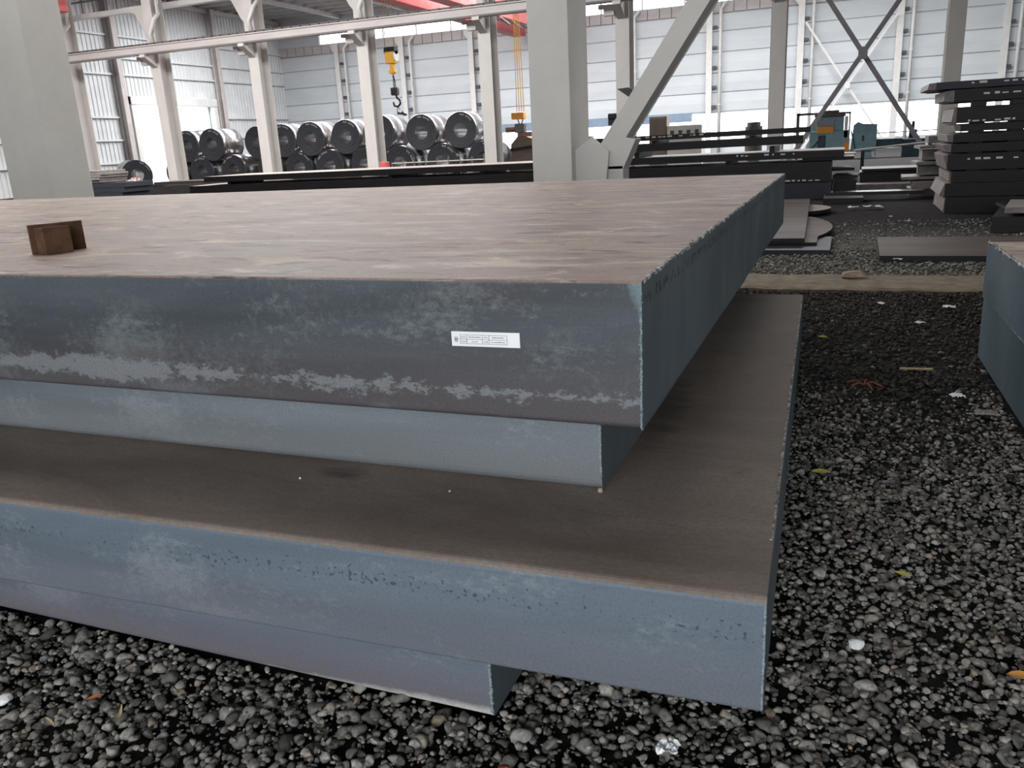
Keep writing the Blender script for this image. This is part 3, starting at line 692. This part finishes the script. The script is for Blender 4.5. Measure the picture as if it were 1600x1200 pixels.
# flat plates on the ground beyond the slabs
plate(.42, 4.2, 11.06, 12.95, -.03, .045, 'long pale flat plate lying on the gravel between the two slab piles', ('plate_side', 'plate_top2', 'plate_side'), rz=-.01)
plate(-2.6, -.16, 11.7, 13.2, -.03, .03, 'lowest dark flat plate lying beside the back of the slab pile', ('plate_side2', 'plate_side2', 'plate_side2'))
pts = [(0, 0), (2.36, 0)] + [(1.2+1.33*math.cos(math.radians(a)), 1.9+2.4*math.sin(math.radians(a))) for a in range(-30, 91, 10)] + [(0, 4.3)]
plate(-2.7, 0, 12.2, 16.5, .035, .07, 'large dark plate with a curved pale edge on the gravel', ('plate_side', 'plate_top2', 'plate_side'), pts=pts)
pts = [(0, 0)] + [(.6+.7*math.cos(math.radians(a)), .85+.85*math.sin(math.radians(a))) for a in range(-90, 91, 12)] + [(0, 1.7)]
plate(-1.56, 0, 16.7, 18.4, .0, .07, 'small round-ended plate behind the curved-edge plate', ('plate_side', 'plate_top', 'plate_side'), pts=pts)
plate(-2.9, -.50, 12.1, 19.0, .075, .13, 'long rectangular plate lying on the curved-edge plate beside the slab', ('plate_side', 'plate_top2', 'plate_end'), rz=.03)
# small stack at the far right edge
plate(2.15, 4, 14.0, 15.4, .25, .33, 'pale blue-grey plate corner at the right edge of the view', ('plate_end', 'plate_top', 'plate_end'), rz=-.2)
plate(2.0, 4, 14.0, 15.5, -.03, .2, 'dark plate pack below the pale corner at the right edge', ('plate_side', 'plate_side', 'plate_side'), rz=-.2)
spacer(2.3, 14.3, .2, .25, 'thin black block between the two plates at the right edge')

# ------------------------------------------------------------------ machines and cabinets
t = thing('levelling_machine', 'teal machine housing with an orange panel in front of the bright opening', 'machine', (-1.95, 45, 0))
bm = bmesh.new(); bx(bm, .1, 1.95, 0, 1.6, -.03, 1.35, 0, .03); bx(bm, .38, 1.65, .05, 1.5, 1.35, 2.0, 0, .03); prism(bm, [(.1, 1.35), (.38, 1.35), (.38, 1.95)], 'y', .1, 1.4)
obj('housing', bm, M['teal'], t)
bm = bmesh.new(); bx(bm, .3, 1.7, -.03, 1.5, 2.0, 2.2, 0, .02); bx(bm, .5, 1.4, -.03, 1.5, 2.2, 2.3, 0, .02); obj('top_cover', bm, M['rail'], t)
obj('orange_panel', box(.45, 1.2, -.05, .05, 1.24, 1.56, .01), M['orange'], t)
bm = bmesh.new(); bx(bm, .47, 1.18, -.02, .04, 1.58, 1.86); obj('viewing_window', bm, M['dark_glass'], t)
bm = bmesh.new(); bx(bm, 1.68, 1.84, .0, .3, 1.0, 2.0); bx(bm, 1.87, 1.94, .0, .3, 1.36, 2.05); obj('guide_columns', bm, M['white'], t)
bm = bmesh.new(); bx(bm, .5, .85, -.06, .06, .35, 1.15, 0, .03); tube(bm, [(.5, -.05, .9), (.2, -.05, .55), (.1, -.05, .2)], .04); obj('drive_motor', bm, M['teal_dark'], t)
bm = bmesh.new(); bx(bm, -.55, .5, .5, .6, 2.12, 2.24); bx(bm, -.55, -.43, .5, .6, 0, 2.24); bx(bm, 1.7, 1.95, .5, .6, 2.1, 2.2); bx(bm, 1.87, 1.95, .5, .6, 0, 2.2); obj('gantry_frame', bm, M['rail'], t)
bm = bmesh.new(); bx(bm, 1.7, 1.95, -.1, -.01, .3, .8, 0, .02); obj('chute', bm, M['orange'], t)
t = thing('uncoiler_machine', 'shorter teal machine block right of the orange-panelled one', 'machine', (.05, 45, 0))
bm = bmesh.new(); prism(bm, [(0, .3), (1.15, .3), (1.15, 1.55), (.5, 1.6), (.3, 1.7), (.1, 1.55)], 'y', 0, 1.2); obj('housing', bm, M['teal'], t)
bm = bmesh.new(); prism(bm, [(.55, -.03), (1.0, -.03), (.95, .35), (.5, .35)], 'y', 0, 1.0); obj('foot', bm, M['teal'], t)
bm = bmesh.new(); bar(bm, (.0, -.04, 1.3), (.25, -.04, .3), .06, .05); bx(bm, .5, .6, -.02, .05, .8, 1.05); obj('cable_and_latch', bm, M['teal_dark'], t)
bm = bmesh.new(); bx(bm, 1.15, 2.3, .1, 1.1, .45, .85, 0, .02); bx(bm, 2.3, 3.3, .2, 1.0, -.03, .8, 0, .02); obj('side_table', bm, M['teal_dark'], t)
t = thing('pump_stand', 'small dark valve stand on a rail between the teal machine and the tall stack', 'machine', (2.65, 47.5, 0))
bm = bmesh.new(); bx(bm, .1, .45, 0, .3, .8, 1.2); bx(bm, .2, .33, .05, .2, 1.2, 1.6); bx(bm, 0, .6, 0, .3, -.03, .8); obj('body', bm, M['black'], t)
bm = bmesh.new(); tube(bm, [(-1.5, .1, 1.1), (2.5, .1, 1.15)], .025); tube(bm, [(-1.4, .1, -.03), (-1.4, .1, 1.1)], .025); tube(bm, [(2.4, .1, -.03), (2.4, .1, 1.15)], .025); obj('hand_rail', bm, M['rail'], t)
t = thing('control_cabinet', 'tall brown-grey control cabinet in front of the bright opening', 'cabinet', (-9.8, 45, 0))
obj('body', box(0, .92, 0, .8, -.03, 2.5, .02), M['brown'], t); obj('door', box(.05, .87, -.03, 0, .1, 2.42, .01), M['brown'], t); obj('handle', box(.42, .5, -.07, -.03, 1.2, 1.4), M['black'], t)
t = thing('switch_cabinet', 'row of white switch cabinets with four small square windows', 'cabinet', (-8.86, 45, 0))
obj('body', box(0, 1.78, 0, .7, -.03, 2.0, .02), M['white'], t)
for i in range(4):
    f = obj('window', box(.17+i*.42, .36+i*.42, -.03, .0, 1.58, 1.76, .01), M['rail'], t)
t = thing('round_drum', 'dark grey drum-shaped tank against the bright opening', 'tank', (-4.5, 45, 0))
bm = bmesh.new(); tube(bm, [(0, 0, .3), (0, 0, 1.75)], .42, 24); tube(bm, [(0, 0, 1.75), (0, 0, 1.95)], .33, 24); tube(bm, [(0, 0, -.03), (0, 0, .3)], .3, 16); obj('tank', bm, M['rail'], t)
t = thing('blue_crane_cabin', 'small slate blue frame and cabinet right of the broad near column', 'frame', (-11.9, 45, 0))
bm = bmesh.new(); bx(bm, .35, .9, 0, .4, -.03, 2.35); bx(bm, -.1, 1.3, 0, .3, 2.2, 2.5); obj('frame', bm, M['teal_dark'], t)
bm = bmesh.new(); bx(bm, -.1, .5, -.1, .2, 2.5, 2.8, 0, .05); obj('motor', bm, M['black'], t)
bm = bmesh.new(); bx(bm, .15, .3, -.05, .1, 0, 2.1); obj('white_guide', bm, M['white'], t)

# ------------------------------------------------------------------ the big slabs
Z4, Z3, Z2, Z1 = .2626, .5702, .8508, 1.2473
def slab(label, corner, length, depth, t, rz, mats, z, bot=.012, topb=.012, sideb=.008, burr=False):
    """origin at the front right bottom corner; the slab runs to -x (length) and +y (depth)"""
    bm = bmesh.new(); bx(bm, -length, 0, 0, depth, 0, t)
    bm.edges.ensure_lookup_table()
    def sel(fn): return [e for e in bm.edges if fn(e.verts[0].co, e.verts[1].co)]
    for fn, off, seg in ((lambda a, c: abs(a.y) < 1e-5 and abs(c.y) < 1e-5 and a.z < 1e-5 and c.z < 1e-5, bot, 5),
                    (lambda a, c: abs(a.y) < 1e-5 and abs(c.y) < 1e-5 and a.z > t-1e-5 and c.z > t-1e-5, topb, 4),
                    (lambda a, c: a.x > -1e-5 and c.x > -1e-5 and abs(a.z-c.z) > t*.5 and a.y < .05, sideb, 3),
                    (lambda a, c: a.x > -1e-5 and c.x > -1e-5 and a.z > t-1e-5 and c.z > t-1e-5 and abs(a.y-c.y) > .5, sideb, 2)):
        es = sel(fn)
        if es and off: bmesh.ops.bevel(bm, geom=es, offset=off, segments=seg, affect='EDGES', profile=.5)
    bm.normal_update()
    for f in bm.faces:
        n = f.normal; small = f.calc_area() < 0
        f.material_index = 0 if n.z > .3 else (2 if n.x > .6 else 1)
        f.smooth = False
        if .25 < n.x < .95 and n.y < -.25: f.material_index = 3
    o = obj('steel_slab', bm, mats); o.location = (*corner, z); o.rotation_euler = (0, 0, rz)
    return tag(o, label, 'steel slab')
tops = dict(
  s1=slab_top('rusty_pink_slab_top', [C(104, 86, 80), C(146, 126, 117), C(172, 152, 140)], C(66, 55, 51), C(196, 180, 164), .5, .2),
  s3=slab_top('brown_slab_top', [C(112, 99, 91), C(128, 116, 107), C(146, 134, 124)], C(84, 70, 64), C(132, 122, 114), .62, .22, calm=1, stains=[(-1.38, .47, .14, .08, C(60, 57, 58)), (-.47, 1.3, .13, .6, C(76, 68, 65))]),
  plain=slab_top('grey_slab_top', [C(110, 100, 96), C(124, 116, 110), C(136, 128, 122)], C(84, 72, 66), C(150, 140, 130), .6, .25))
fr1 = slab_front('dark_mill_scale_with_flaking', [C(52, 55, 58), C(70, 75, 79), C(94, 102, 106)], .3965, flake=(C(126, 128, 131), .20, .20, .698), rust=C(82, 74, 75), brown_low=.75, corner=True)
fr2 = slab_front('pale_blue_grey_mill_scale', [C(96, 104, 107), C(110, 118, 122), C(126, 134, 138)], .28, rust=C(106, 104, 104), brown_low=.6)
fr3 = slab_front('blue_mill_scale_with_pits', [C(86, 95, 104), C(98, 108, 118), C(112, 122, 131)], .3076, pits=(C(40, 44, 50), .68, .22), rust=C(104, 102, 106), brown_low=.5)
fr4 = slab_front('blue_lilac_mill_scale', [C(88, 96, 106), C(99, 108, 118), C(112, 120, 129)], .2626, rust=C(104, 98, 102), brown_low=.9, worn_low=True)
side = slab_side('blue_flame_cut_face', [C(84, 94, 99), C(102, 112, 117), C(122, 132, 136)], .3965)
side2 = slab_side('blue_flame_cut_face_clean', [C(80, 89, 94), C(94, 103, 108), C(110, 119, 124)], .3, marks=False)
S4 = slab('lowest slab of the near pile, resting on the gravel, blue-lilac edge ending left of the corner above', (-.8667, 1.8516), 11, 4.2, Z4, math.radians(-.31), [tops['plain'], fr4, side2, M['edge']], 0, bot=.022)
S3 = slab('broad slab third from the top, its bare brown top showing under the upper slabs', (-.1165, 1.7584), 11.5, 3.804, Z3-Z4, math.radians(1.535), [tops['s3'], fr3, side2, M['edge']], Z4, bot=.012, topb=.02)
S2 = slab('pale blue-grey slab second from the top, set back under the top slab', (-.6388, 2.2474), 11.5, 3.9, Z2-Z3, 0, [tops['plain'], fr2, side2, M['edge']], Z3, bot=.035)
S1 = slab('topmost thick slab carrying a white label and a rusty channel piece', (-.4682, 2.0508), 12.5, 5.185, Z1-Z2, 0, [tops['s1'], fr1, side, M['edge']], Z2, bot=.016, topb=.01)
# slag crust along the cut edges, and pale corner lines
def crust(parent, p, q, r, n, seed, mat='burr', name='slag_crust'):
    rr = random.Random(seed); bm = bmesh.new(); p, q = Vector(p), Vector(q); t = (q-p).normalized(); a = t.orthogonal().normalized(); c = t.cross(a); rings = []
    for i in range(n+1):
        ce = p.lerp(q, i/n) + a*rr.gauss(0, r*.25) + c*rr.gauss(0, r*.25); k = r*max(.25, rr.gauss(1, .35))
        rings.append([bm.verts.new(ce + k*rr.uniform(.75, 1.2)*(math.cos(j*PI/3)*a + math.sin(j*PI/3)*c)) for j in range(6)])
    for i in range(n):
        for j in range(6): bm.faces.new((rings[i][j], rings[i][(j+1) % 6], rings[i+1][(j+1) % 6], rings[i+1][j]))
    bm.faces.new(rings[0][::-1]); bm.faces.new(rings[-1])
    return obj(name, bm, M[mat], parent)
T1 = Z1-Z2
crust(S1, (-.004, .03, T1-.005), (-.004, 5.17, T1-.005), .0055, 620, 1)
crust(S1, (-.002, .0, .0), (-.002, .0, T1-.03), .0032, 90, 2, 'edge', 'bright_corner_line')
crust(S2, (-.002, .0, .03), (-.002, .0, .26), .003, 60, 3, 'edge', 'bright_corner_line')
crust(S3, (-.003, .0, .01), (-.003, .0, .29), .0028, 70, 4, 'edge', 'bright_corner_line')  # pale strip standing for the highlight along this rounded corner
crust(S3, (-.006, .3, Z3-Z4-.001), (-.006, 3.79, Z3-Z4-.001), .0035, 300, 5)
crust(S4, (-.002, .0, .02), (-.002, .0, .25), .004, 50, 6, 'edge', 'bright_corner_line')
bm = bmesh.new(); bmesh.ops.create_icosphere(bm, subdivisions=2, radius=.009)
o = obj('molten_bead', bm, M['rock'], S2); o.location = (-.004, -.004, .006)
# the paper label: ruled cells, unreadable small print, leaf-shaped emblem (the square code is left out)
lab = obj('paper_label', box(0, .205, -.0012, 0, 0, .042, 0), M['paper'], S1); lab.location = (-.541, -.0006, .208); lab.rotation_euler = (0, math.radians(-.4), 0)
bm = bmesh.new()
def lr(x0, x1, z0, z1): bx(bm, x0, x1, -.0020, -.0011, z0, z1)
gx = [.027, .047, .094, .114, .168]; gz0, gz1 = .008, .033
for x in gx: lr(x-.0004, x+.0004, gz0, gz1)
for z in (gz0, (gz0+gz1)/2, gz1): lr(gx[0], gx[-1], z-.0004, z+.0004)
rr = random.Random(4)
for (a0, a1), rowsn in (((.030, .044), (1, 1)), ((.050, .091), (.9, .4)), ((.097, .111), (.9, .9)), ((.120, .163), (.8, .95))):
    for k, z in enumerate((.0255, .0125)):
        x = a0 + (a1-a0)*(1-rowsn[k])/2; xe = a1-(a1-a0)*(1-rowsn[k])/2
        while x < xe:
            ww = rr.uniform(.0008, .0016); hh = rr.uniform(.0022, .0034); lr(x, x+ww, z, z+hh*.45)
            if rr.random() < .7: lr(x, x+ww*.5, z, z+hh)
            x += ww+.0009
obj('table_print', bm, M['ink'], lab)
bm = bmesh.new()
for k in range(3):
    for s in (-1, 1):
        bar(bm, (.0145+s*.0006, -.0016, .012+k*.004), (.0145+s*(.006-k*.0012), -.0016, .019+k*.0042), .0014, .0008)
obj('emblem', bm, M['ink'], lab)

# the other slab pile at the right edge
side3 = slab_side('deep_blue_flame_cut_face', [C(74, 90, 100), C(90, 106, 116), C(108, 124, 133)], .38, marks=False)
def rslab(label, pts, z0, z1, mats):
    bm = bmesh.new(); prism(bm, pts, 'z', 0, z1-z0); bm.normal_update()
    for f in bm.faces: f.material_index = 0 if f.normal.z > .7 else 1
    es = [e for e in bm.edges if abs(e.verts[0].co.z-e.verts[1].co.z) > .1]
    o = obj('steel_slab', bm, mats); o.location = (0, 0, z0); return tag(o, label, 'steel slab')
RA = rslab('upper slab of the pile at the right edge, worn pale top', [(.90, 6.35), (.945, 4.6), (1.06, 1.2), (4.5, 1.2), (4.5, 6.35)], .43, .80, [tops['s1'], side3])
RB = rslab('lower slab of the pile at the right edge, resting on the gravel', [(.92, 6.42), (.955, 4.6), (1.04, 1.2), (4.5, 1.2), (4.5, 6.42)], .0, .415, [tops['plain'], side3])
crust(RA, (.905, 6.33, .37), (.945, 4.6, .37), .008, 160, 9)
crust(RB, (.92, 6.38, .415), (.955, 4.6, .415), .005, 160, 10, 'edge', 'bright_edge')

# rusty channel offcut standing on the top slab
t = thing('steel_channel_offcut', 'short rusty brown steel channel piece standing on the topmost slab', 'steel offcut', (-3.086, 2.545, Z1), math.radians(72))
bm = bmesh.new(); bx(bm, -.018, .095, 0, .012, 0, .112, 0, .002); obj('front_flange', bm, M['rust'], t)
bm = bmesh.new(); bx(bm, -.038, .186, .085, .097, 0, .122, 0, .002); obj('rear_flange', bm, M['rust'], t)
bm = bmesh.new(); bx(bm, -.015, -.003, .012, .086, 0, .108, 0, .001); bx(bm, -.003, .05, .012, .086, .098, .108, 0, .001); obj('web', bm, M['rust'], t)

# ------------------------------------------------------------------ gravel
def stone_templates(sub, n, seed):
    out = []
    for k in range(n):
        bm = bmesh.new(); bmesh.ops.create_icosphere(bm, subdivisions=sub, radius=1)
        rs = random.Random(seed+k); pl = [(Vector((rs.gauss(0, 1), rs.gauss(0, 1), rs.gauss(0, 1))).normalized(), rs.uniform(.42, .78)) for _ in range(9)]
        for v in bm.verts:
            c = v.co.copy()
            for nn, d in pl:
                e = c.dot(nn)
                if e > d: c -= nn*(e-d)*.96
            c *= 1+.06*noise.noise(v.co*1.7+Vector((k*9, 0, 0)))
            v.co = c
        bm.verts.ensure_lookup_table()
        V = np.array([v.co[:] for v in bm.verts]); F = np.array([[v.index for v in f.verts] for f in bm.faces]); bm.free(); out.append((V, F))
    return out
TH, TL = stone_templates(2, 10, 100), stone_templates(1, 10, 300)
def in_slab4(x, y): return (x < -.8667) & (y > 1.87) & (y < 6.05)
def scatter(name, rects, mat, label, excl=None):
    VV, FF, off = [], [], 0
    for (x0, x1, y0, y1, dens, r0, r1, zlo, zhi, hi) in rects:
        n = int((x1-x0)*(y1-y0)*dens); T = TH if hi else TL
        X = rng.uniform(x0, x1, n); Y = rng.uniform(y0, y1, n)
        # a gentle unevenness of the bed
        keep = ~in_slab4(X, Y)
        if excl is not None: keep &= ~excl(X, Y)
        X, Y = X[keep], Y[keep]; n = len(X)
        Rr = r0+(r1-r0)*rng.random(n)**1.8
        Z = rng.uniform(zlo, zhi, n) + .006*np.sin(X*5.1+1)*np.sin(Y*4.3)
        Z = np.minimum(Z, .012-Rr*.5)
        kk = rng.integers(0, len(T), n)
        for t in range(len(T)):
            s = np.where(kk == t)[0]
            if not len(s): continue
            V, F = T[t]; m = len(s)
            S = np.stack([Rr[s]*rng.uniform(.85, 1.35, m), Rr[s]*rng.uniform(.7, 1.05, m), Rr[s]*rng.uniform(.45, .8, m)], 1)
            P = V[None]*S[:, None, :]
            a = rng.uniform(0, 2*PI, m); b_ = rng.normal(0, .35, m)
            cb, sb = np.cos(b_)[:, None], np.sin(b_)[:, None]
            y2 = P[..., 1]*cb-P[..., 2]*sb; z2 = P[..., 1]*sb+P[..., 2]*cb
            ca, sa = np.cos(a)[:, None], np.sin(a)[:, None]
            x3 = P[..., 0]*ca-y2*sa; y3 = P[..., 0]*sa+y2*ca
            Q = np.stack([x3+X[s][:, None], y3+Y[s][:, None], z2+Z[s][:, None]], -1)
            VV.append(Q.reshape(-1, 3)); FF.append((F[None]+(off+np.arange(m)*len(V))[:, None, None]).reshape(-1, 3)); off += m*len(V)
    V = np.concatenate(VV).astype(np.float32); F = np.concatenate(FF).astype(np.int32)
    me = bpy.data.meshes.new(name); me.vertices.add(len(V)); me.vertices.foreach_set('co', V.ravel())
    me.loops.add(F.size); me.loops.foreach_set('vertex_index', F.ravel()); me.polygons.add(len(F))
    me.polygons.foreach_set('loop_start', np.arange(0, F.size, 3, dtype=np.int32)); me.update(); me.validate()
    me.materials.append(mat)
    o = bpy.data.objects.new(name, me); COL.objects.link(o)
    return tag(o, label, 'gravel', kind='stuff')
scatter('gravel', [
    (-3.2, 1.5, .85, 2.6, 150, .020, .036, -.030, -.006, True), (-3.2, 1.5, .85, 2.6, 1700, .010, .021, -.035, -.004, True), (-3.2, 1.5, .85, 2.6, 1800, .005, .010, -.034, -.010, False),
    (-1.0, 1.9, 2.6, 5.6, 110, .018, .031, -.030, -.006, True), (-1.0, 1.9, 2.6, 5.6, 2100, .009, .019, -.035, -.004, True), (-1.0, 1.9, 2.6, 5.6, 900, .006, .010, -.034, -.010, False),
    ], M['gravel'], 'loose pale grey crushed stone in front of and right of the near slab pile', excl=lambda X, Y: (X > .93) & (Y > 1.1) | (rng.random(len(X)) < (Y-3.9+.35*np.sin(X*4))/1.9))
scatter('shaded_gravel', [
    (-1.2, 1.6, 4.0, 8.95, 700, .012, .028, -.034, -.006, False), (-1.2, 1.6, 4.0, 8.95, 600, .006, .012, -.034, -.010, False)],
    M['gravel_shaded'], 'gravel with painted shade in the lane between the two slab piles', excl=lambda X, Y: (X > .93) & (Y < 6.4) | (rng.random(len(X)) > (Y-3.9+.35*np.sin(X*4))/1.9))
scatter('yard_gravel', [(-2.2, 4.0, 9.9, 12.2, 420, .014, .034, -.036, -.012, False), (-2.2, 4.5, 12.2, 16, 90, .014, .030, -.036, -.016, False)],
    M['gravel'], 'grey rubble strip beyond the dusty kerb', excl=lambda X, Y: (X < -.2) & (Y > 11.6) | (X > .4) & (Y > 11.0) & (Y < 13))

# ------------------------------------------------------------------ litter
def leaf(name, loc, L, W, mat, label, cat, rz=0, curl=.25):
    bm = bmesh.new(); n = 8; rows = []
    for i in range(n+1):
        u = i/n; wd = W*math.sin(PI*min(1, u*.96+.02))**.8; z = L*curl*(u-.5)**2
        rows.append([bm.verts.new(((u-.5)*L, s*wd/2, z+abs(s)*wd*.18)) for s in (-1, 0, 1)])
    for a, b2 in zip(rows[:-1], rows[1:]):
        for k in range(2): bm.faces.new((a[k], a[k+1], b2[k+1], b2[k]))
    r = bmesh.ops.extrude_face_region(bm, geom=list(bm.faces)); bmesh.ops.translate(bm, verts=[v for v in r['geom'] if isinstance(v, bmesh.types.BMVert)], vec=(0, 0, .0008))
    bmesh.ops.recalc_face_normals(bm, faces=bm.faces)
    o = obj(name, bm, M[mat]); o.location = loc; o.rotation_euler = (.1, .05, rz); return tag(o, label, cat)
def crumple(name, loc, sx, sy, sz, mat, label, cat, seed, rz=0):
    bm = bmesh.new(); bmesh.ops.create_grid(bm, x_segments=8, y_segments=6, size=.5); rr = random.Random(seed)
    for v in bm.verts: v.co = Vector((v.co.x*sx+rr.gauss(0, sx*.03), v.co.y*sy+rr.gauss(0, sy*.04), sz*(.5+rr.uniform(-.5, .5)*.6-abs(v.co.x)*.5)))
    r = bmesh.ops.extrude_face_region(bm, geom=list(bm.faces)); bmesh.ops.translate(bm, verts=[v for v in r['geom'] if isinstance(v, bmesh.types.BMVert)], vec=(0, 0, .001))
    bmesh.ops.recalc_face_normals(bm, faces=bm.faces)
    o = obj(name, bm, M[mat]); o.location = loc; o.rotation_euler = (0, 0, rz); return tag(o, label, cat)
def chunk(name, loc, s, mat, label, cat, seed, rz=0):
    V, F = stone_templates(2, 1, seed)[0]; bm = bmesh.new(); vs = [bm.verts.new((p[0]*s[0], p[1]*s[1], p[2]*s[2])) for p in V]
    for f in F: bm.faces.new([vs[i] for i in f])
    o = obj(name, bm, M[mat]); o.location = loc; o.rotation_euler = (0, 0, rz); return tag(o, label, cat)
leaf('fallen_leaf', (-.04, 3.94, .014), .085, .045, 'leaf', 'yellow-green leaf on dark gravel near the slab corner', 'leaf', .3)
leaf('fallen_leaf', (.27, 3.02, .014), .06, .022, 'leaf', 'narrow pale yellow leaf on the gravel, lower right', 'leaf', -.2)
leaf('fallen_leaf', (.56, 2.48, .014), .075, .035, 'leaf_orange', 'orange leaf at the right edge of the gravel', 'leaf', .2)
leaf('fallen_leaf', (-.11, 6.75, .014), .07, .05, 'leaf', 'small yellow leaf far up the dark lane beside the slab', 'leaf', .1)
leaf('wood_chip', (-2.08, 1.55, .016), .05, .014, 'stick', 'small orange wood chip on the gravel at lower left', 'wood chip', .9, .05)
leaf('bark_strip', (-1.93, 1.50, .016), .075, .012, 'bark', 'curled pale bark strip on the gravel right of the orange chip', 'bark', -1.1, .9)
leaf('bark_strip', (-2.12, 1.42, .014), .06, .012, 'bark', 'straight pale bark strip on the gravel below the orange chip', 'bark', -.3, .1)
crumple('paper_scrap', (-.36, 1.85, .022), .055, .05, .03, 'paper', 'crumpled white paper scrap at the bottom edge', 'paper scrap', 3)
crumple('foam_piece', (.68, 5.31, .02), .075, .06, .025, 'paper', 'bright white foam piece in the dark lane', 'foam', 5, .3)
crumple('plastic_shred', (.80, 5.05, .010), .12, .09, .012, 'plate_end', 'grey plastic shreds just below the white foam piece', 'plastic scrap', 6)
chunk('brick_chip', (-.76, 1.66, .01), (.024, .02, .014), 'brick', 'red-orange brick chip on the gravel below the lowest slab corner', 'brick chip', 41)
chunk('white_stone', (-2.36, 1.46, .008), (.034, .026, .018), 'chalk', 'pale bluish stone at the lower left corner', 'stone', 43)
chunk('flint_stone', (.11, 2.52, .01), (.034, .024, .016), 'chalk', 'pale angular stone on the gravel right of the slab corner', 'stone', 47)
chunk('tan_rock', (.16, 9.55, .04), (.17, .10, .075), 'rock', 'flat tan rock on the dusty kerb', 'rock', 53)
bm = bmesh.new()
for k in range(5): tube(bm, [(0, 0, .01), (.05*math.cos(k*1.3), .05*math.sin(k*1.3), .03), (.11*math.cos(k*1.3), .11*math.sin(k*1.3), .005)], .006, 5)
o = obj('red_scrap', bm, M['redscrap']); o.location = (.17, 5.5, 0); tag(o, 'dull red wire scrap in the dark lane', 'scrap')
bm = bmesh.new(); tube(bm, [(-.1, 0, .012), (.1, .02, .012)], .009, 6); o = obj('wood_stick', bm, M['bark']); o.location = (.5, 5.93, 0); tag(o, 'short straight stick lying above the white foam piece', 'stick')
for i, (x, y, sx, lab) in enumerate([(.50, 18.1, .34, 'wrinkled white plastic sheet on the yard floor'), (.12, 18.0, .22, 'torn plastic strip left of the wrinkled sheet'), (1.66, 18.5, .12, 'small upright white scrap near the tall stack'),
      (.90, 8.1, .10, 'curled pale strip in the dark lane beside the right slab pile'), (.62, 7.4, .07, 'small white flake in the dark lane'), (.35, 8.2, .07, 'pale flake just before the dusty kerb'),
      (.05, 13.6, .05, 'tiny white fleck on the rubble beyond the kerb'), (1.0, 15.4, .07, 'white fleck on the open yard floor, middle'), (.75, 16.2, .07, 'white fleck on the open yard floor beyond the middle one'), (.62, 11.0, .10, 'white crumb below the long pale flat plate')]):
    crumple('plastic_scrap', (x, y, .01), sx, sx*.7, .06 if i < 3 else .02, 'chalk', lab, 'plastic scrap', 20+i, rz=i)
for i, (x, y) in enumerate([(-1.62, 1.93), (-1.09, 1.96)]):
    chunk('white_crumb', (x, y+.16, Z3+.006), (.005, .005, .004), 'chalk', ('left' if i == 0 else 'right')+' one of two white crumbs on the bare brown slab top', 'crumb', 60+i)
